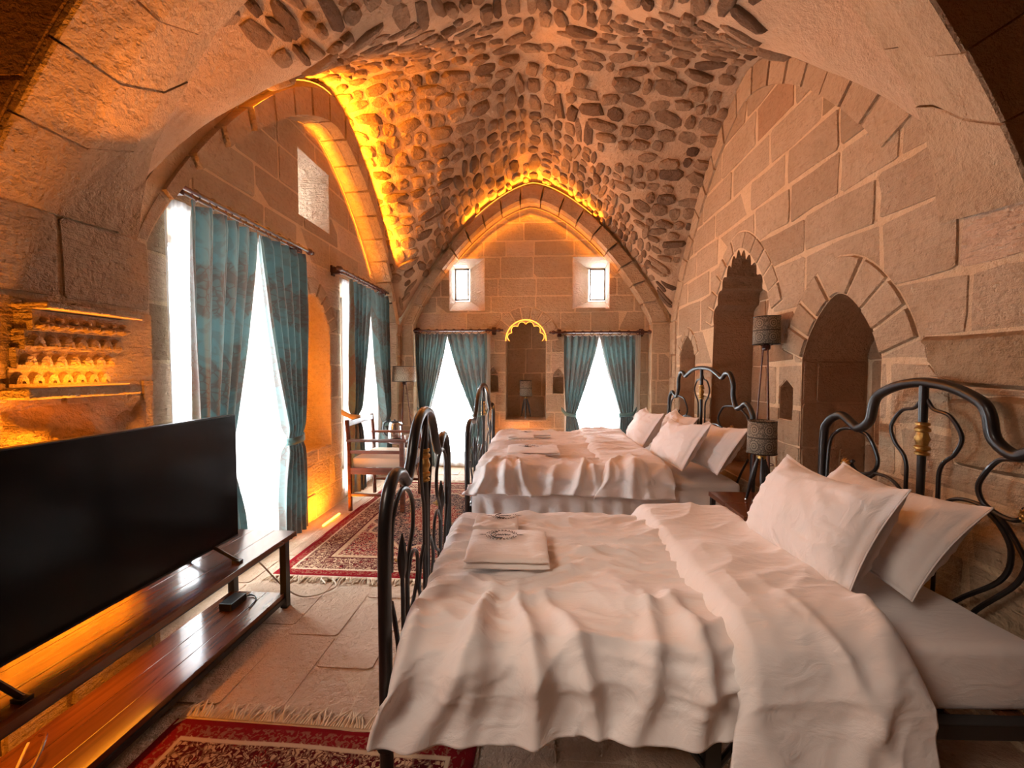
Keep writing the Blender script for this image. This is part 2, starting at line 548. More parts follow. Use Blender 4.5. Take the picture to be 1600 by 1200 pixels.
def shade_mat(name, ground=(.42, .36, .27), ink=(.10, .085, .065)):
    m, nt, b = nmat(name)
    out = nt.nodes['Material Output']
    uv = tc(nt, 'UV')
    sep = nd(nt, 'ShaderNodeSeparateXYZ', None, Vector=uv)
    u = math_(nt, 'SUBTRACT', math_(nt, 'FRACT', math_(nt, 'MULTIPLY', sep.outputs[0], 6.0)), .5)
    v = math_(nt, 'SUBTRACT', math_(nt, 'FRACT', math_(nt, 'MULTIPLY', sep.outputs[1], 2.0)), .5)
    r = math_(nt, 'SQRT', math_(nt, 'ADD', math_(nt, 'POWER', u, 2.0), math_(nt, 'POWER', v, 2.0)))
    a = math_(nt, 'ARCTAN2', v, u)
    pet = math_(nt, 'ADD', r, math_(nt, 'MULTIPLY', math_(nt, 'SINE', math_(nt, 'MULTIPLY', a, 12.0)), .02))
    f = ramp(nt, pet, [(0.04, 1.0), (.06, 0.0), (.13, 0.0), (.15, 1.0), (.19, 1.0), (.21, 0.0), (.29, 0.0), (.31, 1.0), (.345, 1.0), (.365, 0.0)])
    nz = nd(nt, 'ShaderNodeTexVoronoi', {'feature': 'DISTANCE_TO_EDGE'}, Vector=scaled(nt, uv, (48, 16, 1)), Scale=1.0).outputs[0]
    f2 = math_(nt, 'MULTIPLY', ramp(nt, nz, [(.06, .8), (.16, 0.0)]), math_(nt, 'GREATER_THAN', r, .36))
    band = math_(nt, 'LESS_THAN', math_(nt, 'ABSOLUTE', math_(nt, 'SUBTRACT', sep.outputs[1], .5)), .02)
    c = mixc(nt, math_(nt, 'MAXIMUM', math_(nt, 'MAXIMUM', f, f2), band), ground, ink)
    nt.links.new(c, b.inputs['Base Color'])
    b.inputs['Roughness'].default_value = .8
    t = nd(nt, 'ShaderNodeBsdfTranslucent', None, Color=c)
    mx = nd(nt, 'ShaderNodeMixShader', None, i0=.3, i1=b.outputs[0], i2=t.outputs[0])
    nt.links.new(mx.outputs[0], out.inputs[0])
    return m


M['sheer'] = sheer_mat()
M['drape'] = drape_mat()
M['glass'] = glass_mat()
M['shade'] = shade_mat('patterned_shade')
M['shade_daylit'] = shade_mat('daylit_patterned_shade', (.66, .58, .46), (.36, .30, .22))  # window light on the corner lamp's shade put into its colours

# ------------------------------------------------------------------ room geometry
XL, XR = -1.85, 1.70          # pier faces
XTL, XTR = -2.00, 1.715        # recessed wall faces under the side arches
YF, YTF = 5.25, 5.40          # far arch face, far wall
XC, YC = -0.065, 3.45
HS = 1.79                     # half span of every arch
Z0, ZA = 1.95, 3.78


def prof(d, hs=HS, za=ZA):
    r = min(1.0, abs(d) / hs)
    return Z0 + (za - Z0) * max(0.0, 1 - r ** 1.55) ** .85


def splay(dx, y):
    r = min(1.0, abs(dx) / HS)
    t = max(0.0, min(1.0, (y - 1.48) / .36))
    t = t * t * (3 - 2 * t) * max(0.0, min(1.0, (YC - y) / .9))
    return .27 * t * max(0.0, min(1.0, (r - .35) / .42)) ** 1.3 * min(1.0, (1 - r) / .05) ** .5


def vault_z(x, y):
    f = prof(x - XC) + splay(x - XC, y); g = prof(y - YC)
    k = .30
    h = max(k - abs(f - g), 0) / k
    z = max(f, g) + h * h * k * .25
    rx = min(1, abs(x - XC) / HS); ry = min(1, abs(y - YC) / HS)
    return z + .22 * (1 - rx ** 2) * (1 - ry ** 2)


def arch_pts(c, t, n=60, base=None, tf=None):
    """arch outline for a ring inset t from the vault edge, left foot to right foot"""
    hs = HS - (t if tf is None else tf); za = ZA - t * 1.12
    out = []
    for i in range(n + 1):
        d = -hs * math.cos(PI * i / n)
        out.append((c + d, prof(d, hs, za)))
    if base is not None:
        out = [(c - hs, base)] + out + [(c + hs, base)]
    return out


mapL = lambda x0: (lambda u, v, d=0.0: Vector((x0 + d, u, v)))
mapR = lambda x0: (lambda u, v, d=0.0: Vector((x0 - d, u, v)))
mapF = lambda y0: (lambda u, v, d=0.0: Vector((u, y0 - d, v)))


def ccw(p):
    a = sum(p[i - 1][0] * p[i][1] - p[i][0] * p[i - 1][1] for i in range(len(p)))
    return p if a > 0 else p[::-1]


def region(base, inside=(), holes=()):
    """triangulate base polygon, clipped to polygons 'inside', less 'holes'"""
    polys = [ccw(list(base))] + [ccw(list(p)) for p in inside] + [ccw(list(p)) for p in holes]
    vs, fs = [], []
    for p in polys:
        b = len(vs)
        vs += [Vector((q[0], q[1])) for q in p]
        fs.append(list(range(b, b + len(p))))
    ov, oe, of, _, _, orig = delaunay_2d_cdt(vs, [], fs, 1, 1e-5)
    ni = len(inside)
    keep = []
    for f, og in zip(of, orig):
        s = set(og)
        if 0 in s and all((1 + k) in s for k in range(ni)) and not any(k > ni for k in s):
            keep.append(tuple(f))
    used = sorted({i for f in keep for i in f})
    remap = {i: k for k, i in enumerate(used)}
    V2 = [ov[i] for i in used]
    T = [tuple(remap[i] for i in f) for f in keep]
    ec = {}
    for f in T:
        for i in range(len(f)):
            a, b = f[i], f[(i + 1) % len(f)]
            ec.setdefault((min(a, b), max(a, b)), []).append((a, b))
    B = [e[0] for e in ec.values() if len(e) == 1]
    return V2, T, B


def bbox(p):
    xs = [q[0] for q in p]; ys = [q[1] for q in p]
    return min(xs), max(xs), min(ys), max(ys)


def overlaps(a, b):
    return a[0] < b[1] and b[0] < a[1] and a[2] < b[3] and b[2] < a[3]


def panel(name, mp, base, holes, mat, parent, d=0.0):
    V2, T, B = region(base, (), holes)
    return put(name, [mp(v[0], v[1], d) for v in V2], T, mat, parent)


def block(name, mp, poly, inside, holes, d0, d1, cham, mat, parent, dome=0.0):
    bb = bbox(poly)
    hs = [h for h in holes if overlaps(bb, bbox(h))]
    V2, T, B = region(poly, inside, hs)
    if not T: return None
    area = sum(abs((V2[f[1]] - V2[f[0]]).cross(V2[f[2]] - V2[f[0]])) / 2 for f in T)
    if area < .0025: return None
    nb = {}
    for a, b in B:
        e = V2[b] - V2[a]
        if e.length < 1e-7: continue
        n = Vector((-e.y, e.x)).normalized()
        nb.setdefault(a, []).append(n); nb.setdefault(b, []).append(n)
    top = []
    for i, v in enumerate(V2):
        p = v.copy()
        if i in nb:
            s = sum(nb[i], Vector((0, 0)))
            if s.length > .3:
                p += s.normalized() * min(2.0, 2.0 / max(.5, s.length) * 1.0) * cham
        top.append(p)
    n = len(V2)
    tilt = random.uniform(-1, 1) * .004, random.uniform(-1, 1) * .004
    cx, cy = (bb[0] + bb[1]) / 2, (bb[2] + bb[3]) / 2
    vs = [mp(p[0], p[1], d1 + (p[0] - cx) * tilt[0] * 3 + (p[1] - cy) * tilt[1] * 3) for p in top] + [mp(v[0], v[1], d0) for v in V2]
    fs = list(T) + [(b, a, a + n, b + n) for a, b in B]
    return put(name, vs, fs, mat, parent)


def wobbly(u0, u1, v0, v1, j=.004, g=.004):
    """slightly irregular rectangle with rounded corners"""
    u0 += g; u1 -= g; v0 += g; v1 -= g
    r = min(.014, (u1 - u0) * .2, (v1 - v0) * .2)
    R = lambda: random.uniform(-j, j)
    um, vm = (u0 + u1) / 2, (v0 + v1) / 2
    return [(u0 + r, v0 + R()), (um, v0 + R()), (u1 - r, v0 + R()), (u1 + R(), v0 + r), (u1 + R(), vm), (u1 + R(), v1 - r),
            (u1 - r, v1 + R()), (um, v1 + R()), (u0 + r, v1 + R()), (u0 + R(), v1 - r), (u0 + R(), vm), (u0 + R(), v0 + r)]


def courses(parent, mp, u0, u1, v0, v1, inside, holes, hrow=(.27, .36), lens=(.34, .75), proud=(.001, .006), mats=None,
            name='stone', gap=.004, d0=-.012, seed=1, jit=.004, skip=None):
    random.seed(seed)
    mats = mats or [(M['ashlar'], 1.0)]
    v = v0
    while v < v1 - .04:
        h = random.uniform(*hrow)
        if v1 - (v + h) < .12: h = v1 - v
        u = u0 - random.uniform(0, lens[0])
        while u < u1 - .03:
            w = random.uniform(*lens)
            a, b = max(u, u0), min(u + w, u1)
            u += w
            if b - a < .05: continue
            r = random.random(); m = mats[0][0]
            for mm, pr in mats:
                if r < pr: m = mm; break
                r -= pr
            block(name, mp, wobbly(a, b, v, v + h, jit, gap), inside, holes, d0, random.uniform(*proud), .006, m, parent)
        v += h


def lining(name, mp, front, back, d1, mat, parent, close=False, d0=0.0):
    """strip between a front outline (at d0) and a back outline (at -d1)"""
    n = len(front)
    if not close: d1 += .03
    vs = [mp(p[0], p[1], d0) for p in front] + [mp(p[0], p[1], -d1) for p in back]
    fs = [(i, (i + 1) % n, (i + 1) % n + n, i + n) for i in range(n)]
    if close: fs.append(tuple(range(n, 2 * n)))
    return put(name, vs, fs, mat, parent)


def voussoirs(parent, mp, inner, outer, n, d0, d1, mat=None, gap=.004, name='voussoir', cham=.008, ends=(0, 1), ramp_=0.0):
    """ring of wedge stones between two polylines with the same number of points"""
    m = len(inner) - 1
    def at(line, t):
        x = max(0, min(m - 1e-6, t * m)); i = int(x); f = x - i
        return (line[i][0] * (1 - f) + line[i + 1][0] * f, line[i][1] * (1 - f) + line[i + 1][1] * f)
    # arc length spacing
    L = [0]
    for i in range(m): L.append(L[-1] + math.dist(inner[i], inner[i + 1]))
    def tlen(s):
        s = s * L[-1]
        for i in range(m):
            if L[i + 1] >= s: return (i + (s - L[i]) / max(1e-9, L[i + 1] - L[i])) / m
        return 1.0
    g = gap / L[-1]
    for k in range(n):
        a = ends[0] + (ends[1] - ends[0]) * k / n + g; b = ends[0] + (ends[1] - ends[0]) * (k + 1) / n - g
        ts = [tlen(a + (b - a) * q / 4) for q in range(5)]
        poly = [at(inner, t) for t in ts] + [at(outer, t) for t in reversed(ts)]
        e_ = min(1.0, min(k, n - 1 - k) / 4.0)
        block(name, mp, poly, (), (), d0, d1 - ramp_ * (1 - e_) + random.uniform(-.004, .006), cham, mat or M['ashlar'], parent)


def offset_out(line, t, base_open=True):
    out = []
    for i, p in enumerate(line):
        a = line[max(i - 1, 0)]; b = line[min(i + 1, len(line) - 1)]
        e = Vector((b[0] - a[0], b[1] - a[1])).normalized()
        out.append((p[0] - e.y * t, p[1] + e.x * t))
    return out


def pointed(c, hw, zb, zs, za, n=10, p=2.1):
    """pointed niche outline from left base over the apex to right base"""
    pts = [(c - hw, zb)]
    for i in range(2 * n + 1):
        d = -hw + hw * i / n
        r = abs(d) / hw
        pts.append((c + d, zs + (za - zs) * (1 - r ** 1.6) ** .8 if r < 1 else zs))
    pts.append((c + hw, zb))
    return pts


def rect(u0, u1, v0, v1):
    return [(u0, v0), (u1, v0), (u1, v1), (u0, v1)]


# ------------------------------------------------------------------ floor
floor = structure('floor')
put('floor_base', [(-2.7, -2.2, -.004), (2.6, -2.2, -.004), (2.6, 5.5, -.004), (-2.7, 5.5, -.004)], [(0, 1, 2, 3)], M['grout'], floor)
random.seed(3)
xs = -2.09
while xs < 1.8:
    w = .27
    y = .55 + random.uniform(0, .4)
    while y < 5.42:
        l = random.uniform(.42, .62)
        y1 = min(y + l, 5.42)
        if y1 - y > .08:
            p = wobbly(xs, xs + w, y, y1, .0015, .0022)
            block('tile', lambda u, v, d=0.0: Vector((u, v, d)), p, (), (), -.022, random.uniform(-.002, .0), .0015, M['floor_tile'], floor)
        y += l
    xs += w

# ------------------------------------------------------------------ far wall
wf = structure('wall_far')
mf = mapF(YTF)
innerF = arch_pts(-.10, .22)
ARCHF = [(innerF[0][0], -.02)] + innerF + [(innerF[-1][0], -.02)]
win_fl = rect(-1.55, -.75, .08, 1.78)
win_fr = rect(.43, 1.25, .08, 1.74)
slit_l, slit_r = rect(-1.205, -.723, 2.15, 2.85), rect(.466, .953, 2.16, 2.845)
nicheF = [(-.435, .645)] + [(-.16 - .275 * math.cos(PI * i / 24), 1.735 + .285 * math.sin(PI * i / 24)) for i in range(25)] + [(.115, .645)]
smallL = [(-.68, 1.04), (-.535, 1.04), (-.535, 1.28), (-.60, 1.385), (-.68, 1.28)]
smallL = [(-.68, 1.04), (-.535, 1.04), (-.535, 1.29), (-.6075, 1.385), (-.68, 1.29)]
smallR = [(.205, 1.02), (.355, 1.02), (.355, 1.27), (.28, 1.365), (.205, 1.27)]
ringN = offset_out(nicheF[1:-1], .17)
holesF = [win_fl, win_fr, slit_l, slit_r, nicheF, smallL, smallR]
panel('mortar_bed', mf, ARCHF, holesF, M['mortar'], wf)
ring_poly = [nicheF[1]] + ringN + [nicheF[-2]] + nicheF[-2:0:-1]
courses(wf, mf, -1.8, 1.6, 0, 3.6, [ARCHF], holesF + [ringN + [nicheF[-2], nicheF[1]]], (.2, .3), (.3, .62), seed=11,
        mats=[(M['ashlar'], .9), (M['ashlar_pale_lit'], .1)])
voussoirs(wf, mf, nicheF[1:-1], ringN, 9, -.012, .012)
# niche with a scalloped head
lining('niche_lining', mf, nicheF, nicheF, .42, M['ashlar'], wf)
courses(wf, mapF(YTF + .42), -.44, .12, .64, 2.1, [nicheF], [], (.28, .36), (.22, .4), seed=12, name='niche_stone')
panel('niche_back', mapF(YTF + .425), nicheF, [], M['mortar'], wf)
sc_in = []
for i in range(73):
    t = i / 72
    k = t * (len(nicheF) - 3) + 1
    a, b = nicheF[int(k)], nicheF[min(int(k) + 1, len(nicheF) - 1)]
    f = k - int(k)
    p = (a[0] + (b[0] - a[0]) * f, a[1] + (b[1] - a[1]) * f)
    c = (-.16, 1.72)
    s = abs(math.sin(t * PI * 6))
    q = .80 + .13 * s
    sc_in.append((c[0] + (p[0] - c[0]) * q, c[1] + (p[1] - c[1]) * q))
sc_out = [(nicheF[1][0] + (nicheF[-2][0] - nicheF[1][0]) * i / 72, 0) for i in range(73)]
sc_poly = nicheF[1:-1] + sc_in[::-1]
block('scalloped_trim', mf, sc_poly, (), (), -.06, .004, .003, M['ashlar_pale_lit'], wf)
for sm, nm in ((smallL, 0), (smallR, 1)):
    lining('small_niche_lining', mf, sm, sm, .14, M['ashlar'], wf, close=True)
    cx = (sm[0][0] + sm[1][0]) / 2; zt = sm[2][1]
    g = MB()
    for k in range(3):
        g.torus((cx + (k - 1) * .034, YTF + .004, zt + .018 + (.032 if k == 1 else 0)), .016, .0045, 'y', 10, 5)
    g.tube([(sm[0][0], YTF - .004, zt - .012), (sm[1][0], YTF - .004, zt - .012)], .007, 6)
    g.tube([(sm[0][0] - .006, YTF - .004, zt), (cx, YTF - .004, sm[3][1] + .012), (sm[1][0] + .006, YTF - .004, zt)], .007, 6)
    g.put('carved_tracery', M['ashlar_pale_lit'], wf)
# splayed slit windows
for k, (fr, bk) in enumerate(((slit_l, rect(-1.215, -1.01, 2.36, 2.82)), (slit_r, rect(.744, .967, 2.34, 2.79)))):
    bk = [(u, v) for u, v in bk]
    lining('window_reveal', mf, fr, bk, .45, M['ashlar_pale_lit'], wf)
    wo = structure('window_%d' % (5 + k))
    yb = YTF + .44
    (u0, v0), (u1, v1) = bk[0], bk[2]
    f = MB()
    for a, b in (((u0, v0), (u0 + .02, v1)), ((u1 - .02, v0), (u1, v1)), ((u0, v0), (u1, v0 + .02)), ((u0, v1 - .02), (u1, v1))):
        f.box((a[0], yb - .02, a[1]), (b[0], yb + .02, b[1]))
    f.put('window_frame', M['grille'], wo, False)
    put('pane', [(u0, yb, v0), (u1, yb, v0), (u1, yb, v1), (u0, yb, v1)], [(0, 1, 2, 3)], M['glass'], wo)
# projecting sill stone under the right slit
g = MB().box((.51, YTF - .03, 2.12), (.9, YTF + .1, 2.17), .008)
g.put('sill_stone', M['ashlar'], wf, False)


def tall_window(n, mp, op, depth, mat=M['ashlar_pale_lit'], wall=None):
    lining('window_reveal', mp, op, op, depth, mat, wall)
    w = structure('window_%d' % n)
    (u0, v0), (u1, v1) = op[0], op[2]
    d = -depth + .12
    f = MB()
    def bx(a, b, dd=.025):
        p, q = mp(a[0], a[1], d - dd), mp(b[0], b[1], d + dd)
        f.box(p, q)
    t = .045
    for a, b in (((u0, v0), (u0 + t, v1)), ((u1 - t, v0), (u1, v1)), ((u0, v0), (u1, v0 + t)), ((u0, v1 - t), (u1, v1)), (((u0 + u1) / 2 - .03, v0), ((u0 + u1) / 2 + .03, v1))):
        bx(a, b)
    f.put('window_frame', M['frame_white'], w, False)
    for a, b in ((u0 + t, (u0 + u1) / 2 - .03), ((u0 + u1) / 2 + .03, u1 - t)):
        put('pane', [mp(a, v0 + t, d), mp(b, v0 + t, d), mp(b, v1 - t, d), mp(a, v1 - t, d)], [(0, 1, 2, 3)], M['glass'], w)
    nv = 4; nh = int((v1 - v0) / .2)
    for k in range(1, nv + 1):
        u = u0 + (u1 - u0) * k / (nv + 1)
        MB().tube([mp(u, v0, -depth - .02 + .06), mp(u, v1, -depth - .02 + .06)], .007, 6).put('grille_bar', M['grille'], w)
    for k in range(1, nh):
        v = v0 + (v1 - v0) * k / nh
        MB().tube([mp(u0, v, -depth - .02 + .07), mp(u1, v, -depth - .02 + .07)], .007, 6).put('grille_bar', M['grille'], w)


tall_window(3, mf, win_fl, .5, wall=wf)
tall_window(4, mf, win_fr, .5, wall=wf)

# far arch ring
tr1 = structure('trim_1')
outerF = [(u, v) for u, v in arch_pts(XC, .0)]
innF = arch_pts(-.10, .22)
voussoirs(tr1, mapF(YF), innF, arch_pts(XC, .06), 17, -.17, .09, ramp_=.08)
panel('arch_bed', mapF(YF + .02), outerF + innF[::-1], [], M['mortar'], tr1)
# piers of the far arch below the springing
for a, b in ((XTL, innF[0][0]), (innF[-1][0], XTR)):
    courses(tr1, mapF(YF), a, b, 0, Z0, [rect(a, b, 0, Z0)], [], (.28, .36), (.4, .5), seed=21, name='pier_stone', d0=-.17)
    panel('pier_bed', mapF(YF), rect(a, b, 0, Z0), [], M['mortar'], tr1)
    ed = innF[0][0] if a < -1 else innF[-1][0]
    put('pier_return', [(ed, YF, 0), (ed, YTF, 0), (ed, YTF, Z0), (ed, YF, Z0)], [(0, 1, 2, 3)], M['ashlar'], tr1)

# ------------------------------------------------------------------ left wall
wl = structure('wall_left')
ml = mapL(XTL)
innL = arch_pts(YC, .29, tf=.13)
ARCHL = [(innL[0][0], -.02)] + innL + [(innL[-1][0], -.02)]
win1, win2 = rect(2.05, 3.05, .12, 2.22), rect(3.92, 4.76, .12, 2.22)
nicheL = pointed(3.43, .28, .62, 1.70, 2.02)
slit_u = rect(3.25, 3.74, 2.65, 3.2)
ringL = offset_out(nicheL[1:-1], .15)
holesL = [win1, win2, nicheL, slit_u]
panel('mortar_bed', ml, ARCHL, holesL, M['mortar'], wl)
courses(wl, ml, 1.85, 5.05, 0, 3.5, [ARCHL], holesL + [ringL + [nicheL[-2], nicheL[1]]], (.24, .36), (.34, .7), seed=31,
        mats=[(M['ashlar'], .8), (M['ashlar_pale_lit'], .2)])
voussoirs(wl, ml, nicheL[1:-1], ringL, 9, -.012, .012)
lining('niche_lining', ml, nicheL, nicheL, .42, M['ashlar'], wl)
panel('niche_back', mapL(XTL - .425), nicheL, [], M['mortar'], wl)
courses(wl, mapL(XTL - .42), 3.14, 3.72, .62, 2.1, [nicheL], [], (.28, .36), (.25, .4), seed=32, name='niche_stone')
lining('window_reveal', ml, slit_u, rect(3.38, 3.66, 2.78, 3.12), .6, M['ashlar_pale_lit'], wl)
w7 = structure('window_7')
f = MB()
for a, b in (((3.38, 2.78), (3.40, 3.12)), ((3.64, 2.78), (3.66, 3.12)), ((3.38, 2.78), (3.66, 2.80)), ((3.38, 3.10), (3.66, 3.12))):
    f.box((XTL - .6, a[0], a[1]), (XTL - .57, b[0], b[1]))
f.put('window_frame', M['grille'], w7, False)
put('pane', [(XTL - .585, 3.38, 2.78), (XTL - .585, 3.66, 2.78), (XTL - .585, 3.66, 3.12), (XTL - .585, 3.38, 3.12)], [(0, 1, 2, 3)], M['glass'], w7)
tall_window(1, ml, win1, .55, wall=wl)
tall_window(2, ml, win2, .55, wall=wl)

tr2 = structure('trim_2')
outL = arch_pts(YC, 0)
voussoirs(tr2, mapL(XL), innL, arch_pts(YC, .07), 17, -.17, .10, ramp_=.10)
panel('arch_bed', mapL(XL), outL + innL[::-1], [], M['mortar'], tr2)
for a, b in ((1.21, innL[0][0]), (innL[-1][0], 5.27)):
    courses(tr2, mapL(XL), a, b, 0, Z0, [rect(a, b, 0, Z0)], [], (.26, .36), (.2, .42), seed=41, name='pier_stone', d0=-.17, proud=(.004, .02))
    panel('pier_bed', mapL(XL), rect(a, b, 0, Z0), [], M['mortar'], tr2)
    ed = innL[0][0] if a < 2 else innL[-1][0]
    put('pier_return', [(XL, ed, 0), (XTL, ed, 0), (XTL, ed, Z0), (XL, ed, Z0)], [(0, 1, 2, 3)], M['ashlar_pale_lit'], tr2)

# carved stone cornice and ledge on the left pier
cc = structure('trim_4')
MB().box((XL - .05, 1.235, 1.245), (XL + .13, 1.62, 1.285), .008).put('ledge_slab', M['ashlar'], cc, False)
MB().box((XL - .05, 1.28, 1.562), (XL + .15, 1.62, 1.585), .006).put('cornice_slab', M['ashlar'], cc, False)
for row in range(4):
    z0 = 1.29 + row * .067; d0 = .02 + row * .022
    MB().box((XL - .02, 1.26 + row * .008, z0 - .004), (XL + d0, 1.575 + row * .012, z0 + .068)).put('carved_course', M['ashlar'], cc, False)
    nsc = 7
    for k in range(nsc):
        y = 1.285 + row * .010 + k * (.27 / (nsc - 1))
        m = MB()
        if row < 3:     # shell shaped scallops
            vs = []; fs = []
            for a in range(7):
                th = PI * a / 6
                for rr, dd in ((.024, .0), (.018, .022), (.006, .026)):
                    vs.append((XL + d0 - .002 + dd, y + math.cos(th) * rr, z0 + .008 + math.sin(th) * rr * 1.9))
            for a in range(6):
                for r in range(2):
                    i = a * 3 + r
                    fs.append((i, i + 1, i + 4, i + 3))
            m.add(vs, fs)
        else:           # trefoil crest
            for dy, dz, r in ((-.014, .016, .011), (.014, .016, .011), (0, .036, .012), (0, .012, .013)):
                m.lathe([(.002, .022), (r * .7, .016), (r, .002), (r, -.01)], (XL + d0, y + dy, z0 + dz), 8, 'x')
        m.put('carved_shell' if row < 3 else 'carved_trefoil', M['ashlar'], cc)
# rough rock face under the ledge
rv, rf = [], []
NU, NV = 26, 40
for i in range(NU + 1):
    for j in range(NV + 1):
        y = 1.22 + .55 * i / NU; z = .02 + 1.21 * j / NV
        e = min(1, 6 * min(i / NU, 1 - i / NU), 8 * min(j / NV, 1 - j / NV))
        d = e * (.03 + .05 * fbm(y * 5, z * 3, 2.0, 4) + .03 * ridge(y * 6 + 3, z * 10))
        rv.append((XL + .004 + max(0, d), y, z))
for i in range(NU):
    for j in range(NV):
        a = i * (NV + 1) + j
        rf.append((a, a + 1, a + NV + 2, a + NV + 1))
put('rough_rock_face', rv, rf, M['rough'], cc, True)

# ------------------------------------------------------------------ right wall
wr = structure('wall_right')
mr = mapR(XTR)
outlineR = [(1.45, -.02)] + [(1.45, 1.95), (1.62, 1.99)] + [(u, v) for u, v in arch_pts(YC, .0)][1:-1] + [(5.3, 1.95), (5.3, -.02)]
nicheP = pointed(2.49, .31, .22, 1.42, 1.80)
nicheS0 = pointed(3.69, .53, .40, 1.80, 2.42)
# scalloped head: lobes along the arch
nicheS = [nicheS0[0]]
seg = nicheS0[1:-1]
for i in range(81):
    t = i / 80 * (len(seg) - 1)
    a, b = seg[int(t)], seg[min(int(t) + 1, len(seg) - 1)]
    f = t - int(t)
    p = Vector((a[0] + (b[0] - a[0]) * f, a[1] + (b[1] - a[1]) * f))
    c = Vector((3.69, 1.72))
    s = abs(math.sin(i / 80 * PI * 11))
    q = .89 + .10 * s
    r = c + (p - c) * q
    nicheS.append((r.x, r.y))
nicheS.append(nicheS0[-1])
nicheT = pointed(4.86, .24, .3, 1.50, 1.74)
nicheY = [(2.885, .99), (3.035, .99), (3.035, 1.22), (2.96, 1.275), (2.885, 1.22)]
near_k = 1.715 / 1.78
fit = lambda P_: [(u * near_k, 1.35 + (v - 1.35) * near_k) for u, v in P_]
nicheP, nicheS0, nicheS, nicheT, nicheY = map(fit, (nicheP, nicheS0, nicheS, nicheT, nicheY))
ringP = offset_out(nicheP[1:-1], .21)
ringS = offset_out(nicheS0[1:-1], .14)
ringT = offset_out(nicheT[1:-1], .10)
holesR = [nicheP, nicheS, nicheT, nicheY]
panel('mortar_bed', mr, outlineR, holesR, M['mortar'], wr)
corbels = [[(1.44, 1.27), (1.84, 1.275), (1.93, 1.38), (1.95, 1.50), (1.44, 1.505)], [(1.44, .93), (1.80, .95), (1.83, 1.24), (1.44, 1.25)]]
corbels = [fit(c) for c in corbels]
courses(wr, mr, 1.46, 5.28, 0, 3.8, [outlineR], holesR + corbels + [ringP + [nicheP[-2], nicheP[1]], ringS + [nicheS0[-2], nicheS0[1]], ringT + [nicheT[-2], nicheT[1]]],
        (.24, .37), (.32, .74), seed=53, mats=[(M['ashlar'], .83), (M['ashlar_pale_lit'], .05), (M['niche_stone'], .07), (M['rough'], .05)], jit=.012, gap=.009, proud=(.001, .008))
voussoirs(wr, mr, nicheP[1:-1], ringP, 7, -.012, .014, gap=.006)
voussoirs(wr, mr, nicheS0[1:-1], ringS, 11, -.012, .010)
voussoirs(wr, mr, nicheT[1:-1], ringT, 7, -.012, .012)
for c in corbels:
    p = []
    for i in range(len(c)):
        a, b = c[i - 1], c[i]
        for k in range(4):
            p.append((a[0] + (b[0] - a[0]) * k / 4 + random.uniform(-.012, .012), a[1] + (b[1] - a[1]) * k / 4 + random.uniform(-.012, .012)))
    block('weathered_stone', mr, p, (), (), -.012, .035, .025, M['rough'], wr)
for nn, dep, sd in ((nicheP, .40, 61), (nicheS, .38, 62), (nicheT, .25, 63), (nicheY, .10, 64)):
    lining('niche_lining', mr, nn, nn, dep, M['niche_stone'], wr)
    if dep > .2:            # coursed stones of the jamb that faces into the room
        yj, zb = nn[-1][0], nn[-1][1]
        zs = nn[-2][1] - .01 if nn is not nicheS else 1.78
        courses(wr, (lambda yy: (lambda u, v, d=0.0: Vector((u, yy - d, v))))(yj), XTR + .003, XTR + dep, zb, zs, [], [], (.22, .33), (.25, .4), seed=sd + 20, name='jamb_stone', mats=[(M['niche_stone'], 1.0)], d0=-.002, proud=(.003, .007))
    panel('niche_back', mapR(XTR + dep + .005), nn, [], M['mortar'], wr)
    b = bbox(nn)
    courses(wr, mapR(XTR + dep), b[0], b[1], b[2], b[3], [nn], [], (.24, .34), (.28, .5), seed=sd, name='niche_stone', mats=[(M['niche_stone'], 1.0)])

tr3 = structure('trim_3')
innR = arch_pts(YC, .2)
outR = arch_pts(YC, 0)
voussoirs(tr3, mapR(XR), innR, outR, 17, -.07, .005, ends=(.12, 1.0))
panel('arch_bed', mapR(XR + .02), outR[8:] + innR[:7:-1], [], M['mortar'], tr3)
lining_pts = [(innR[-1][0], 0), (5.3, 0), (5.3, Z0), (innR[-1][0], Z0)]
courses(tr3, mapR(XR), innR[-1][0], 5.26, 0, Z0, [lining_pts], [], (.28, .36), (.3, .5), seed=55, name='pier_stone', d0=-.07)

# ------------------------------------------------------------------ vault
ceil = structure('ceiling')
NX = NY = 90
vs, fs = [], []
x0, x1, y0, y1 = XC - HS - .02, XC + HS + .02, YC - HS - .02, YC + HS + .02
for i in range(NX + 1):
    for j in range(NY + 1):
        x = x0 + (x1 - x0) * i / NX; y = y0 + (y1 - y0) * j / NY
        e = min(1, 8 * min(i / NX, 1 - i / NX), 8 * min(j / NY, 1 - j / NY))
        vs.append((x, y, vault_z(x, y) + e * .012 * fbm(x * 6, y * 6, 0, 3)))
for i in range(NX):
    for j in range(NY):
        a = i * (NY + 1) + j
        fs.append((a, a + NY + 1, a + NY + 2, a + 1))
put('vault_mortar', vs, fs, M['vault_mortar'], ceil, True)

random.seed(19)
CAMP = Vector((0, 0, 1.35))


def arc_table():
    ds = HS * np.sin(np.linspace(0, PI / 2, 300))
    zs = np.array([prof(d) for d in ds])
    s = np.concatenate([[0], np.cumsum(np.hypot(np.diff(ds), np.diff(zs)))])
    return ds, s


DS, SS = arc_table()


def vnorm(x, y):
    e = .01
    return Vector(((vault_z(x + e, y) - vault_z(x - e, y)) / (2 * e), (vault_z(x, y + e) - vault_z(x, y - e)) / (2 * e), -1)).normalized()


placed = {}


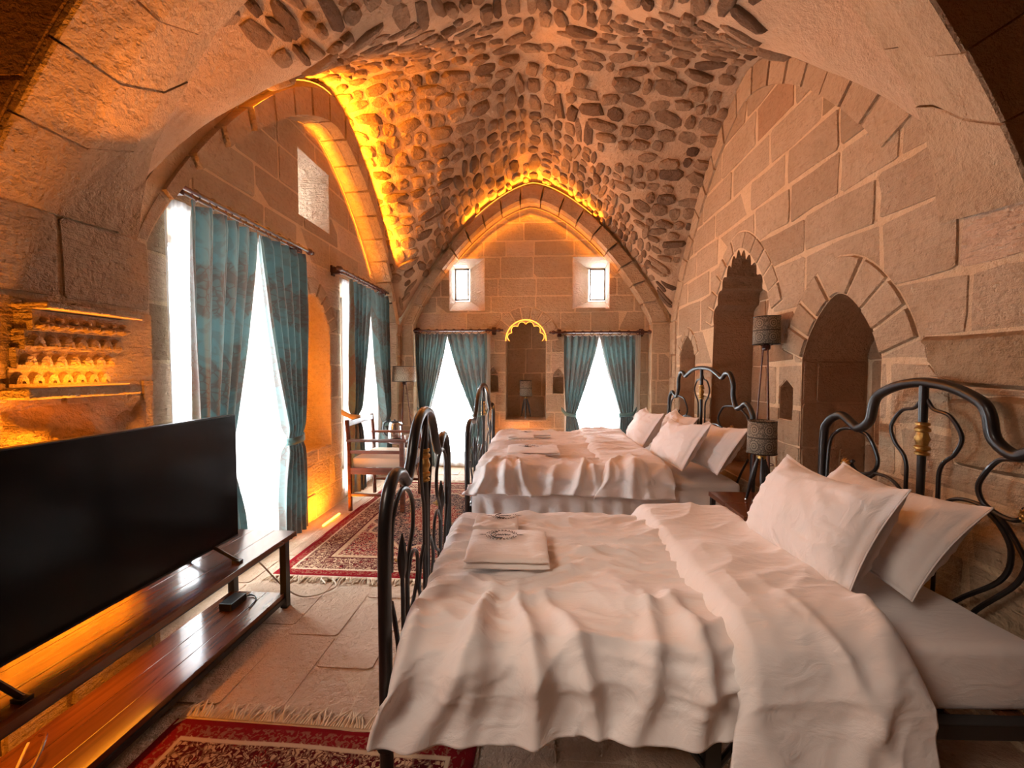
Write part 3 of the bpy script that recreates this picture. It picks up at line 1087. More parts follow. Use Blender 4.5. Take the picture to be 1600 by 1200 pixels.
def free(cell, sgn, tm, dmid, L, h):
    if cell < 2: x, y = (-1 if cell == 0 else 1) * tm, sgn * dmid
    else: x, y = sgn * dmid, (1 if cell == 2 else -1) * tm
    z = vault_z(x + XC, y + YC)
    r = (L + h) * .25
    key = (int(x * 4), int(y * 4))
    for i in (-1, 0, 1):
        for j in (-1, 0, 1):
            for (a, b, c, rr, cl) in placed.get((key[0] + i, key[1] + j), ()):
                if cl != (cell, sgn) and (a - x) ** 2 + (b - y) ** 2 + (c - z) ** 2 < (r * .64 + rr * .64) ** 2: return False
    placed.setdefault(key, []).append((x, y, z, r, (cell, sgn)))
    return True


stones = []
for cell in range(4):                       # 0 left, 1 right (courses along x); 2 far, 3 near (courses along y)
    s = .05
    smax = SS[-1]
    for sgn in (-1, 1):
        s = -.05 if sgn > 0 else .06
        while s < smax - .03:
            h = random.uniform(.085, .15)
            dmid = float(np.interp(s + h / 2, SS, DS))
            d0_, d1_ = float(np.interp(s, SS, DS)), float(np.interp(min(s + h, smax), SS, DS))
            t = -.1 + random.uniform(0, .1)
            while t < HS:
                L = random.choice((random.uniform(.08, .15), random.uniform(.13, .24), random.uniform(.18, .32)))
                tm = t + L / 2
                # in side cells the course runs along x; the cell is where prof(y) is the higher
                if not (cell == 3 and dmid > (1.16 if sgn > 0 else 1.34)) and not (cell < 2 and sgn < 0 and tm > 1.25 and dmid > (1.05 if cell == 1 else 1.12)) and tm > dmid - .06 and tm < HS - .02 and free(cell, sgn, tm, dmid, L, h):
                    tc_, L_ = tm, L
                    gap = random.uniform(.006, .018)
                    # 2D outline in (s,t)
                    n = random.choice((7, 8, 9))
                    ph = random.uniform(0, 2 * PI)
                    pts = []
                    rot = random.uniform(-.4, .4); py0 = random.uniform(-.02, .02)
                    for k in range(n):
                        a = ph + 2 * PI * k / n
                        ca, sa = math.cos(a), math.sin(a)
                        sq = 1 / max(abs(ca), abs(sa)) ** .55
                        pts.append((ca * sq * (L_ / 2 - gap / 2) * random.uniform(.86, 1.12), sa * sq * (h / 2 - gap / 2) * random.uniform(.86, 1.12)))
                    proud = random.uniform(.010, .036)
                    shp = []
                    for lev, (sc, dd) in enumerate(((1.0, -.012), (.93, proud * .55), (.70, proud), (0, proud * 1.12))):
                        for k in range(n if sc else 1):
                            px_, py_ = pts[k] if sc else (0, 0)
                            px_, py_ = px_ * sc, py_ * sc
                            px_, py_ = px_ * math.cos(rot) - py_ * math.sin(rot) * .6, px_ * math.sin(rot) * .6 + py_ * math.cos(rot)
                            tt = tc_ + px_
                            dd_ = s + h / 2 + py_ + py0; dd_ = math.copysign(float(np.interp(abs(dd_), SS, DS)), dd_)
                            if cell < 2:
                                x = XC + (-1 if cell == 0 else 1) * tt; y = YC + sgn * dd_
                            else:
                                x = XC + sgn * dd_; y = YC + (1 if cell == 2 else -1) * tt
                            x = min(max(x, XC - HS + .005), XC + HS - .005); y = min(max(y, YC - HS + .005), YC + HS - .005)
                            z = vault_z(x, y)
                            nn = vnorm(x, y)
                            j = random.uniform(-.006, .006) if lev >= 2 else 0
                            shp.append(Vector((x, y, z)) + nn * (dd + j))
                    F = []
                    for lev in range(2):
                        for k in range(n):
                            F.append((lev * n + k, lev * n + (k + 1) % n, (lev + 1) * n + (k + 1) % n, (lev + 1) * n + k))
                    for k in range(n):
                        F.append((2 * n + k, 2 * n + (k + 1) % n, 3 * n))
                    c = shp[-1]
                    dv = c - CAMP
                    if random.random() > .03:
                        stones.append((L_ * h / max(.5, dv.length) ** 2 * (1 if dv.y > .8 and abs(c.z - 1.35) < 1.05 * dv.y else .05), shp, F))
                t += L
            s += h
stones.sort(key=lambda q: -q[0])
big, rest = stones[:300], stones[300:]
for _, shp, F in big:
    put('stone', shp, F, M['rubble'], ceil, False)
g = MB()
for _, shp, F in rest:
    g.add(shp, F)


def rubble_stuff_mat():
    return M['rubble_mix']


M['rubble_mix'] = M['rubble'].copy()
M['rubble_mix'].name = 'rubble_stone_mixed'
nt = M['rubble_mix'].node_tree
# per-island random in place of per-object random
geo = nt.nodes.new('ShaderNodeNewGeometry')
for n in list(nt.nodes):
    if n.type == 'OBJECT_INFO':
        for l in list(n.outputs['Random'].links):
            nt.links.new(geo.outputs['Random Per Island'], l.to_socket)
o = put('rubble_filling', g.v, g.f, M['rubble_mix'], ceil, False)
o['kind'] = 'stuff'

# ------------------------------------------------------------------ near transverse arch and the neighbouring bay
tr5 = structure('trim_5')
def yn1(x): return 1.785 + .025 * x
def yn0(x): return 1.365 + .08 * max(-2.2, min(2.2, x))
def soffit(s_, y, d=0.0):
    """s_ signed arc length from the crown"""
    a = abs(s_); sg = -1 if s_ < 0 else 1
    smax = SS[-1]
    if a <= smax:
        dd = float(np.interp(a, SS, DS))
        x, z = sg * dd, prof(dd)
        e = .01
        nx = (prof(dd + e) - prof(dd - e)) / (2 * e)
        n = Vector((sg * nx, 0, -1)).normalized()
    else:
        x, z = sg * HS, Z0 - (a - smax)
        n = Vector((-sg, 0, 0))
    return Vector((XC + x, y, z + (splay(x, y) if a <= smax else 0))) + n * (.025 + d)
NB = 19
smax = SS[-1]
for k in range(NB):
    a = -smax + 2 * smax * k / NB + .004; b = -smax + 2 * smax * (k + 1) / NB - .004
    n = 4
    vs = []
    random.seed(100 + k)
    pr = random.uniform(0, .012)
    for i in range(n + 1):
        s_ = a + (b - a) * i / n
        x_ = soffit(s_, 0).x; YN0 = yn0(x_)
        for y, d in ((YN0, -.25), (YN0, pr - .008), (YN0 + .008, pr), (yn0(x_) * .6 + yn1(x_) * .4, pr), (yn0(x_) * .25 + yn1(x_) * .75, pr), (yn1(x_) - .008, pr), (yn1(x_), pr - .008), (yn1(x_), -.06)):
            vs.append(soffit(s_, y, d))
    fs = []
    for i in range(n):
        for j in range(7):
            q = i * 8 + j
            fs.append((q, q + 1, q + 9, q + 8))
    fs += [tuple(range(8)), tuple(n * 8 + j for j in range(7, -1, -1))]
    put('voussoir', vs, fs, M['soffit_stone'], tr5)
vs = []; fs = []
for i in range(61):
    s_ = -smax + 2 * smax * i / 60
    x_ = soffit(s_, 0).x
    for k in range(7):
        vs.append(soffit(s_, yn0(x_) + .01 + (yn1(x_) - yn0(x_) - .01) * k / 6, -.03))
    if i:
        for k in range(6):
            a = (i - 1) * 7 + k
            fs.append((a, a + 1, a + 8, a + 7))
put('arch_bed', vs, fs, M['mortar'], tr5)

wn_ = structure('wall_near')
arch_op = [(XC - HS - .0, -.02)] + [(XC + d, prof(d)) for d in HS * np.sin(np.linspace(-PI / 2, PI / 2, 61))] + [(XC + HS, -.02)]
mn = lambda u, v, d=0.0: Vector((u, yn0(u) - d, v))
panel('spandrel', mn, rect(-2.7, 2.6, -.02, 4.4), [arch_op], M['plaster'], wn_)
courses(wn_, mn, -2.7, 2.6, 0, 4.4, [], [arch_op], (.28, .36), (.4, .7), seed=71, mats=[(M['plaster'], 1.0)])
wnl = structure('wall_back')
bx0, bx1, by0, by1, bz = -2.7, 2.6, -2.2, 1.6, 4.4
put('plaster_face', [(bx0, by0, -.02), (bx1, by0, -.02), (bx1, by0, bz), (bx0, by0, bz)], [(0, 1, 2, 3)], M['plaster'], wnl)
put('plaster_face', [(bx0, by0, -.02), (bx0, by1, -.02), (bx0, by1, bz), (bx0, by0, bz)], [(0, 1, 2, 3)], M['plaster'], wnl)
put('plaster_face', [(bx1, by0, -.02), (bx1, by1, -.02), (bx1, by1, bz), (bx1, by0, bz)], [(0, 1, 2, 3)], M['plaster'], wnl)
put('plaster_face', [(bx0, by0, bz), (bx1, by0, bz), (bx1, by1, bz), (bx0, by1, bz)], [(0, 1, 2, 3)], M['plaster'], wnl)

# added unseen shell against stray sky light, pierced only by the windows
panel('light_block_shell', mapL(XTL - .62), rect(-2.3, 6.1, -.1, 4.6), [win1, win2, rect(3.38, 3.66, 2.78, 3.12)], M['mortar'], wl)
panel('light_block_shell', mapF(YTF + .56), rect(-2.7, 2.6, -.1, 4.6), [win_fl, win_fr, rect(-1.23, -.99, 2.33, 2.85), rect(.73, .99, 2.31, 2.82)], M['mortar'], wf)
panel('light_block_shell', mapR(2.62), rect(-2.3, 6.1, -.1, 4.6), [], M['mortar'], wr)
put('light_block_shell', [(-2.7, -2.3, 4.55), (2.7, -2.3, 4.55), (2.7, 6.05, 4.55), (-2.7, 6.05, 4.55)], [(0, 1, 2, 3)], M['mortar'], ceil)
put('light_block_base', [(-2.75, -2.3, -.06), (2.7, -2.3, -.06), (2.7, 6.05, -.06), (-2.75, 6.05, -.06)], [(0, 1, 2, 3)], M['mortar'], floor)  # added underside of the shell, unseen, stops stray light

#@@OBJECTS
# ------------------------------------------------------------------ beds
def lathe_profile(h, r):
    return [(r * a, h * t) for a, t in ((.45, 0), (.9, .04), (.9, .1), (.6, .14), (1.0, .2), (1.0, .27), (.7, .31), (.8, .4), (1.0, .5), (.8, .6), (.7, .69), (1.0, .73), (1.0, .8), (.6, .86), (.9, .9), (.9, .96), (.45, 1.0))]


def rosette(parent, x, y, z, r=.03, face=-1):
    m = MB()
    m.lathe([(r * .3, face * .018), (r * .22, face * .022), (r * .05, face * .024)] if face > 0 else [(r * .05, -.024), (r * .22, -.022), (r * .3, -.014)], (x, y, z), 8, 'x')
    for k in range(11):
        a = 2 * PI * k / 11
        c = Vector((x, y + math.cos(a) * r * .62, z + math.sin(a) * r * .62))
        t = Vector((0, math.cos(a), math.sin(a)))
        m.tube([c - t * r * .36, c + Vector((face * .008, 0, 0)), c + t * r * .36], r * .16, 6, rfun=lambda q: r * (.07 + .13 * math.sin(PI * q)))
    m.lathe([(r * .55, -.006), (r * .6, 0), (r * .55, .006)], (x, y, z), 12, 'x')
    m.put('rosette', M['brass'], parent)


def board(root, x, hw, rail, head, rr, sc=1.0):
    """iron end board in the plane x; rail is the half outline from post foot to centre"""
    full = [(-u, z) for u, z in rail] + [(u, z) for u, z in rail[-2::-1]]
    full = [(-hw * 0 + u, z) for u, z in full]
    P = lambda u, z, dx=0.0: (x + dx, u, z)
    m = MB().tube(spline([P(u, z) for u, z in full], 7), rr, 12)
    m.put('headboard_rail' if head else 'footboard_rail', M['iron'], root)
    zt = rail[-1][1]
    for sgn in (-1, 1):
        MB().lathe([(rr * 1.2, 0), (rr * 1.5, .01), (rr * 1.5, .03), (rr * 1.1, .05)], (x, sgn * rail[0][0], rail[0][1]), 12).put('foot_cap', M['iron'], root)
        MB().lathe([(rr, .16), (rr * 1.45, .17), (rr * 1.45, .23), (rr, .24)], (x, sgn * rail[0][0], 0), 12).put('post_collar', M['iron'], root)
    MB().tube([P(0, zt), P(0, .22)], .011, 10, rfun=lambda q: .016 if q < .1 else .011).put('spindle', M['iron'], root)
    MB().tube([P(-rail[0][0], .24), P(rail[0][0], .24)], .012, 8).put('cross_bar', M['iron'], root)
    if head:
        ch, cz = .145, zt - .31
        lyre = [(.010, zt - .07), (.04, zt - .11), (.10, zt - .13), (.146, zt - .205), (.125, zt - .275), (.073, zt - .345), (.067, zt - .5), (.06, .24)]
        loop = [(.52, .72), (.505, .945), (.45, 1.02), (.38, 1.045), (.31, 1.04), (.26, 1.02), (.21, .93), (.22, .87), (.26, .84), (.31, .83), (.34, .845), (.357, .868), (.345, .885)]
        arc = [(.36, .70), (.29, .815), (.22, .85), (.135, .845), (.07, .79), (.025, .72)]
        s1 = [(.22, .85), (.285, .79), (.315, .71), (.285, .60), (.13, .42), (.09, .24)]
        s2 = [(.37, .84), (.365, .75), (.335, .62), (.20, .42), (.17, .24)]
        s3 = [(.50, .66), (.44, .52), (.40, .38), (.42, .24)]
        ros = (.372, .862)
    else:
        ch, cz = .15, zt - .31
        lyre = [(.010, zt - .06), (.03, zt - .09), (.075, zt - .165), (.085, zt - .245), (.06, zt - .35), (.04, zt - .45), (.035, .24)]
        loop = [(.47, .70), (.455, .84), (.42, .895), (.35, .93), (.27, .905), (.215, .84), (.215, .745), (.265, .68), (.29, .60), (.285, .24)]
        arc = [(.29, .58), (.23, .65), (.16, .62), (.15, .53), (.20, .47), (.25, .43), (.24, .33), (.17, .24)]
        s1 = [(.05, .60), (.10, .55), (.13, .47), (.10, .38), (.12, .24)]
        s2 = [(.47, .60), (.43, .50), (.40, .38), (.43, .24)]
        s3 = None
        ros = None
    MB().lathe(lathe_profile(ch, .027 if head else .024), (x, 0, cz), 12).put('brass_collar', M['brass'], root)
    for sgn in (-1, 1):
        for nm, c, r in (('lyre_rod', lyre, .0075), ('loop_scroll', loop, .0085), ('arc_scroll', arc, .0075), ('lower_scroll', s1, .0085), ('lower_scroll', s2, .0085), ('lower_scroll', s3, .0085)):
            if c is None: continue
            k = sc if nm != 'lyre_rod' else 1 + (sc - 1) * .25
            MB().tube(spline([P(sgn * u * k, z, .004) for u, z in c], 6), r, 8).put(nm, M['iron'], root)
        if ros:
            rosette(root, x - .012, sgn * ros[0] * sc, ros[1], .031, -1)
        else:
            b = MB().lathe([(.006, 0), (.016, .04), (.019, .08), (.012, .13), (.003, .17)], (x, sgn * .335 * sc, .60), 8)
            b.tube([P(sgn * .335 * sc, .61), P(sgn * .325 * sc, .24)], .008, 8)
            b.put('bud_finial', M['iron'], root)
            rosette(root, x - .012, sgn * .31 * sc, .66, .018, -1)


def bed_frame(name, label, loc, rz, W, L, head, foot, sc):
    root = thing(name, label, 'bed', loc, rz)
    board(root, 0, W / 2, foot, False, .021, sc)
    board(root, L, W / 2, head, True, .021 if sc == 1 else .019, sc)
    for s in (-1, 1):
        y = s * (W / 2 - .025)
        MB().box((.0, y - .02, .225), (L, y + .02, .273), .004).put('side_rail', M['steel_black'], root, False)
    for s in (-1, 1):
        y = s * (W / 2 - .06); xm = L * .49
        m = MB().box((xm - .025, y - .02, 0), (xm + .025, y + .02, .23), .004)
        m.put('middle_leg', M['steel_black'], root, False)
        for q in (-1, 1):
            MB().tube([(xm + q * .015, y, .06), (xm + q * .15, y, .235)], .011, 8).put('leg_brace', M['steel_black'], root)
    for k in range(9):
        xx = .12 + (L - .24) * k / 8
        MB().box((xx - .03, -W / 2 + .04, .235), (xx + .03, W / 2 - .04, .254)).put('bed_slat', M['walnut'], root, False)
    return root


foot1 = [(.515, .014), (.515, .4), (.513, .80), (.485, .935), (.42, .995), (.34, .985), (.275, .94), (.215, 1.00), (.165, 1.085), (.10, 1.145), (0, 1.168)]
head1 = [(.545, 0), (.545, .5), (.545, .95), (.515, 1.06), (.43, 1.108), (.36, 1.075), (.315, 1.055), (.255, 1.10), (.235, 1.185), (.205, 1.232), (.11, 1.278), (0, 1.295)]
foot2 = [(.93, .014), (.93, .4), (.925, .76), (.89, .87), (.80, .925), (.68, .91), (.57, .90), (.47, .98), (.36, 1.09), (.20, 1.165), (0, 1.19)]
head2 = [(.95, 0), (.95, .5), (.945, .92), (.92, 1.03), (.84, 1.085), (.76, 1.05), (.69, 1.04), (.635, 1.13), (.63, 1.23), (.575, 1.31), (.50, 1.315), (.43, 1.275), (.36, 1.30), (.20, 1.35), (0, 1.365)]
B1 = dict(loc=(-.49, 1.69, 0), rz=math.radians(2.2), W=1.03, L=2.11)
B2 = dict(loc=(-.55, 3.99, 0), rz=0.0, W=1.86, L=2.15)
bed1 = bed_frame('iron_bed', 'black wrought iron single bed frame in the foreground beside the stone wall', head=head1, foot=foot1, sc=1.0, **B1)
bed2 = bed_frame('iron_bed', 'black wrought iron double bed frame standing deeper in the room by the niche', head=head2, foot=foot2, sc=1.75, **B2)


def soft_box(name, a, b, bev, mat, label, cat, loc, rz, wr=.004, seed=0, skirt=None):
    root = thing(name, label, cat, loc, rz)
    bm = bmesh.new()
    bmesh.ops.create_cube(bm, size=1)
    for v in bm.verts:
        v.co = Vector([a[i] + (v.co[i] + .5) * (b[i] - a[i]) for i in range(3)])
    bmesh.ops.bevel(bm, geom=bm.edges[:], offset=bev, segments=4, affect='EDGES', profile=.5)
    bmesh.ops.subdivide_edges(bm, edges=[e for e in bm.edges if e.calc_length() > .3], cuts=14, use_grid_fill=True)
    bm.normal_update()
    for v in bm.verts:
        p = v.co
        v.co += v.normal * wr * fbm(p.x * 4 + seed, p.y * 5, p.z * 4, 3)
    bm.verts.index_update()
    o = put('mattress_body', [v.co.copy() for v in bm.verts], [[v.index for v in f.verts] for f in bm.faces], mat, root, True)
    bm.free()
    return root


m1 = soft_box('mattress', (.045, -.46, .262), (2.07, .46, .478), .035, M['sheet'], 'white sheeted mattress on the foreground single bed', 'mattress', B1['loc'], B1['rz'], .005, 1)
m2 = soft_box('mattress', (.045, -.88, .262), (2.11, .88, .475), .035, M['sheet'], 'white sheeted wide mattress on the rear double bed', 'mattress', B2['loc'], B2['rz'], .005, 5)
# gathered valance hanging along the near side of the rear mattress
v_, f_ = [], []
for i in range(161):
    x = .04 + 2.07 * i / 160
    for j in range(13):
        z = .43 - .33 * j / 12
        k = j / 12
        d = .012 + k * (.014 + .016 * math.sin(x * 38 + 2 * fbm(x * 3, 0, 1)) + .012 * fbm(x * 14, z * 3, 2))
        d += .012 * ridge(x * 7 + z * 9, z * 4, 3) * min(1, k * 3)
        v_.append((x, -.93 - d, z))
for i in range(160):
    for j in range(12):
        a = i * 13 + j
        f_.append((a, a + 1, a + 14, a + 13))
o = put('side_valance', v_, f_, M['sheet'], m2, True)


def duvet_sheet(name, parent, x0, x1, hw, zt, near, far, ns, nt, wr, seed, lift=0.0, foot_round=True, mat=None, hem=.02, fold_edge=None, slant=(0, 0), corner=0.0, puff=.02, big=1.0):
    """quilt cover draped across a bed: s along the bed, t from the far hem over the top to the near hem"""
    path = [(hw + .06, zt - far), (hw + .055, zt - far * .4)]
    for k in range(6):
        a = k / 5 * PI / 2
        path.append((hw - .01 + .055 * math.cos(a), zt - .055 + .055 * math.sin(a)))
    for k in range(1, 24):
        path.append((hw - .01 - (2 * hw - .02) * k / 24, zt))
    rn = min(.12, near * .5)
    for k in range(1, 11):
        a = PI / 2 + k / 10 * PI / 2 * .92
        path.append((-hw + .01 + (rn + .01) * math.cos(a), zt - rn + rn * math.sin(a)))
    y_, z_ = path[-1]
    for k in range(1, 9):
        path.append((y_ - (near - (zt - z_)) * .12 * k / 8 - .018 * (k / 8) ** 2, z_ - (near - (zt - z_)) * k / 8))
    Ls = [0]
    for i in range(1, len(path)): Ls.append(Ls[-1] + math.dist(path[i - 1], path[i]))
    Ls = np.array(Ls); py = np.array([p[0] for p in path]); pz = np.array([p[1] for p in path])
    vs, fs = [], []
    T = Ls[-1]
    rg = random.Random(int(seed * 10))
    FOLDS = []
    hf = .3 if lift else 1.0
    foldmax = .96 if not lift and big == 1.0 else 9.0
    xx = x0 - .05
    while xx < x1 + .1:
        FOLDS.append((xx, rg.uniform(.02, .042), rg.uniform(-.55, .6), rg.uniform(.4, 1.4)))
        xx += rg.uniform(.10, .21)
    for i in range(ns + 1):
        s = i / ns
        for j in range(nt + 1):
            t = j / nt * T
            y = float(np.interp(t, Ls, py)); z = float(np.interp(t, Ls, pz))
            y2 = float(np.interp(min(T, t + .01), Ls, py)); z2 = float(np.interp(min(T, t + .01), Ls, pz))
            y1 = float(np.interp(max(0, t - .01), Ls, py)); z1 = float(np.interp(max(0, t - .01), Ls, pz))
            n = Vector((0, -(z2 - z1), (y2 - y1)))
            n = Vector((0, (z2 - z1), -(y2 - y1))).normalized()
            fr = t / T
            xa = x0 + slant[0] * (fr - .5); xb = x1 + slant[1] * (fr - .5)
            x = xa + (xb - xa) * s
            hang = max(0.0, min(1.0, (zt - rn * .7 - z) / max(.01, near - rn * .7))) if y < 0 else 0.0
            top = 1 - hang
            q = Vector((x, t, 0))
            wx = x + .10 * noise.noise(Vector((x * 3, t * 3, seed)))
            wt = t + .10 * noise.noise(Vector((x * 3, t * 3, seed + 9)))
            msk = max(0.0, min(1.0, .55 + 1.1 * noise.noise(Vector((x * 1.9, t * 1.7, seed + 30)))))
            h = wr * .9 * fbm(wx * 1.8, wt * 2.2, seed + 4, 2) * (top * .8 + .2)
            h += wr * (.8 * ridge(wx * 1.5 * big + wt * .8, wt * 7.0 * big, seed) * msk + .55 * hf * ridge(wx * 2.6 * big - wt * 1.5, wt * 13 * big, seed + 2) * (1 - .4 * msk)) * top ** 2
            h += wr * .22 * hf * ridge(wx * 7 * big + wt * 5, wt * 24 * big, seed + 6) * top ** 2
            h += wr * .5 * ridge(wx * 2.4 + 1.3 * wt, wt * 2.6 - wx * .6, seed + 21) * (1 - msk) * top
            h += wr * (.75 * crease(wx * 1.7 * big + .4 * wt, wt * 6.5 * big + .5 * wx, seed + 40) * (.35 + .65 * msk) + .42 * hf * crease(wx * 3.2 * big - wt, wt * 11 * big, seed + 43) + .55 * crease(wx * 3.5 + 2.2 * wt, wt * 4.2 - 1.3 * wx, seed + 47) * (1 - .6 * msk)) * top ** 3
            # folds sweeping from the top over the edge to the hem
            reach = max(0.0, min(1.0, (t - (T - near - .30)) / (near + .12))) if y < 0.2 else 0.0
            fo = 0.0
            for fx, fw, fs_, fa in FOLDS:
                c = fx + fs_ * (T - t) + .02 * noise.noise(Vector((t * 5, fx * 3, seed)))
                if x > foldmax: fa *= max(0.0, 1 - (x - foldmax) / .08)
                fo += fa * math.exp(-((wx * .6 + x * .4 - c) / (fw * (.5 + .7 * reach))) ** 2)
            h += wr * 1.6 * fo * reach * (1 - .25 * hang)
            h += wr * .30 * ridge(x * 9 + .8 * hang, hang * .5, seed + 17) * hang
            if fold_edge: h *= min(1.0, .04 + .96 * (x - xa) / .12)
            p = Vector((x, y, z)) + n * (h + lift)
            if hang > 0:
                p.y -= hang * .012 * math.sin(x * 13 + seed)
                p.z += hang * (.006 * math.sin(x * 6 + seed) + .003 * math.sin(x * 17 + seed) - .004 * fo)
                p.z -= corner * hang * math.exp(-((x - x0) / .16) ** 2)
                p.y -= .02 * hang * math.exp(-((x - x0) / .16) ** 2)
                if foot_round: p.x -= .055 * hang ** .7 * math.exp(-((x - x0) / .13) ** 2)
            # soft puffed hem roll and rounded ends
            e0 = (x - xa) / .07; e1 = (xb - x) / .07
            if foot_round and e0 < 1: p.z -= (1 - e0) ** 2 * .05 * top
            if e1 < 1: p.z -= (1 - max(0, e1)) ** 2 * (puff + lift) * top
            if fold_edge and e0 < 1: p.z -= (1 - e0) ** 2 * lift * .5 * top
            if hang: p.y += (1 - hang) * 0
            vs.append(p)
    m = nt + 1
    for i in range(ns):
        for j in range(nt):
            a = i * m + j
            fs.append((a, a + m, a + m + 1, a + 1))
    o = put(name, vs, fs, mat or M['linen'], parent, True)
    md = o.modifiers.new('thickness', 'SOLIDIFY')
    md.thickness = hem; md.offset = 1
    return o


d1 = thing('duvet', 'rumpled white duvet spread over the foreground single bed', 'duvet', B1['loc'], B1['rz'])
duvet_sheet('duvet_cover', d1, .045, 1.40, .455, .535, .245, .10, 210, 230, .026, 3.3, corner=.02, hem=.014)
duvet_sheet('folded_flap', d1, 1.03, 1.555, .46, .555, .312, .12, 100, 230, .022, 8.1, lift=.048, foot_round=True, fold_edge=True, slant=(.0, -.03), hem=.018, corner=-.02)
d2 = thing('duvet', 'puffy white duvet spread over the rear double bed', 'duvet', B2['loc'], B2['rz'])
duvet_sheet('duvet_cover', d2, .05, 1.50, .90, .570, .17, .12, 170, 200, .030, 14.7, hem=.035, puff=.03, big=.8)
duvet_sheet('folded_flap', d2, 1.02, 1.56, .905, .595, .20, .12, 80, 200, .026, 21.2, lift=.02, fold_edge=True, hem=.03, big=.8)


def pillow(label, c, w, h, t, wdir, lean, seed, roll=0.0, group=None):
    """lean: angle from vertical (radians) of the pillow's height axis; wdir: direction of its width in the floor plane"""
    N = 40
    vs = []; fs = []
    for side in (1, -1):
        for i in range(N + 1):
            for j in range(N + 1):
                u = -1 + 2 * i / N; v = -1 + 2 * j / N
                th = (max(0, 1 - abs(u) ** 2.4) ** .62) * (max(0, 1 - abs(v) ** 2.4) ** .62)
                px_ = w / 2 * u * (1 - .075 * (1 - v * v) * u * u)
                py_ = h / 2 * v * (1 - .10 * (1 - u * u) * v * v)
                wk = .012 * fbm(u * 1.7 + seed, v * 1.9, side * 3 + seed, 2) + .012 * ridge(u * 2.2 + seed, v * 1.1 + u, seed) * (abs(v) ** 1.5 + .2)
                wk += .011 * crease(u * 3 + v * 1.5, v * 1.2 - u * .6, seed + 5) * (.25 + abs(v) ** 1.5) + .012 * crease(u * 1.6 + v, v * 3.2 - u, seed + 8) * (.3 + abs(u) ** 1.5)
                sag = -.03 * (1 - u * u) * (1 if v > 0 else 0) * v
                wk *= 1 - .85 * u ** 6
                vs.append(Vector((px_, py_ + sag, side * (t / 2 * th + .004 + wk * min(1, th * 2.5)))))
    m = N + 1
    for s_ in range(2):
        b = s_ * m * m
        for i in range(N):
            for j in range(N):
                a = b + i * m + j
                fs.append((a, a + m, a + m + 1, a + 1) if s_ == 0 else (a, a + 1, a + m + 1, a + m))
    bd = [i * m for i in range(m)] + [N * m + j for j in range(1, m)] + [i * m + N for i in range(N - 1, -1, -1)] + [j for j in range(N - 1, 0, -1)]
    for k in range(len(bd)):
        a, b = bd[k], bd[(k + 1) % len(bd)]
        fs.append((a, b, b + m * m, a + m * m))
    root = thing('pillow', label, 'pillow', c, 0, group)
    wd = Vector(wdir).normalized()
    side = Vector((wd.y, -wd.x, 0))
    if side.x < 0: side = -side            # leans towards +x (the headboards)
    hd = (Vector((0, 0, 1)) * math.cos(lean) + side * math.sin(lean)).normalized()
    nn = wd.cross(hd)
    R = Matrix((wd, hd, nn)).transposed() @ Matrix.Rotation(roll, 3, 'Z')
    o = put('pillow_case', [R @ p for p in vs], fs, M['linen'], root, True)
    # piped seam round the rim
    rim = [vs[i] for i in bd[::2]]
    MB().tube([R @ Vector((p.x, p.y, 0)) for p in rim], .0035, 5, closed=True).put('case_seam', M['linen'], o)
    return root


pillow('white pillow leaning in front on the foreground bed', (1.135, 1.70, .75), .61, .43, .25, (.04, -1, 0), .50, 1.1, .02)
pillow('white pillow behind another one against the foreground headboard', (1.415, 1.755, .715), .62, .42, .22, (.08, -1, 0), .66, 4.2, -.03)
pillow('front white pillow on the near half of the rear bed', (1.16, 3.38, .745), .64, .42, .20, (.10, -1, 0), .58, 7.5, .05)
pillow('front white pillow on the window half of the rear bed', (1.11, 4.22, .745), .64, .42, .20, (.0, -1, 0), .55, 9.4, 0)
pillow('back white pillow against the rear headboard beside the nightstand', (1.435, 3.34, .725), .66, .42, .20, (.0, -1, 0), .60, 12.5, .06)
pillow('back white pillow against the rear headboard by the window half', (1.42, 4.20, .725), .66, .42, .20, (.0, -1, 0), .58, 15.1, -.04)


# towels
def towel_shape(w, d, h, seed, layers=2, roll=False):
    m = MB()
    N, K = 26, 22
    t = h / layers
    for L in range(layers):
        zc = t * (L + .5)
        gu = [math.sin(PI / 2 * (-1 + 2 * i / N)) for i in range(N + 1)]
        gv = [math.sin(PI / 2 * (-1 + 2 * j / K)) for j in range(K + 1)]
        vs = []; fs = []
        for side in (1, -1):
            for u in gu:
                for v in gv:
                    th = max(0, 1 - abs(u) ** 14) ** .5 * max(0, 1 - abs(v) ** 9) ** .5
                    x = w / 2 * u * (1 - .012 * L) + .004 * noise.noise(Vector((v * 2, seed, L)))
                    y = d / 2 * v * (1 - .012 * L) + .004 * noise.noise(Vector((u * 2, seed + 5, L)))
                    z = zc + side * t * .5 * th
                    if side > 0 and L == layers - 1: z += .006 * fbm(u * 2 + seed, v * 2, 0, 3) * th + .004 * crease(u * 1.5 + seed, v * 2.2, 1) * th
                    z += .003 * noise.noise(Vector((u * 1.6 + seed, v * 1.6, 4)))
                    vs.append((x, y, z))
        q = K + 1; b = (N + 1) * q
        for i in range(N):
            for j in range(K):
                a = i * q + j
                fs.append((a, a + q, a + q + 1, a + 1)); fs.append((a + b, a + 1 + b, a + q + 1 + b, a + q + b))
        for i in range(N):
            for j in (0, K):
                a = i * q + j; fs.append((a, a + q, a + q + b, a + b))
        for j in range(K):
            for i in (0, N):
                a = i * q + j; fs.append((a, a + 1, a + 1 + b, a + b))
        m.add(vs, fs)
    return m


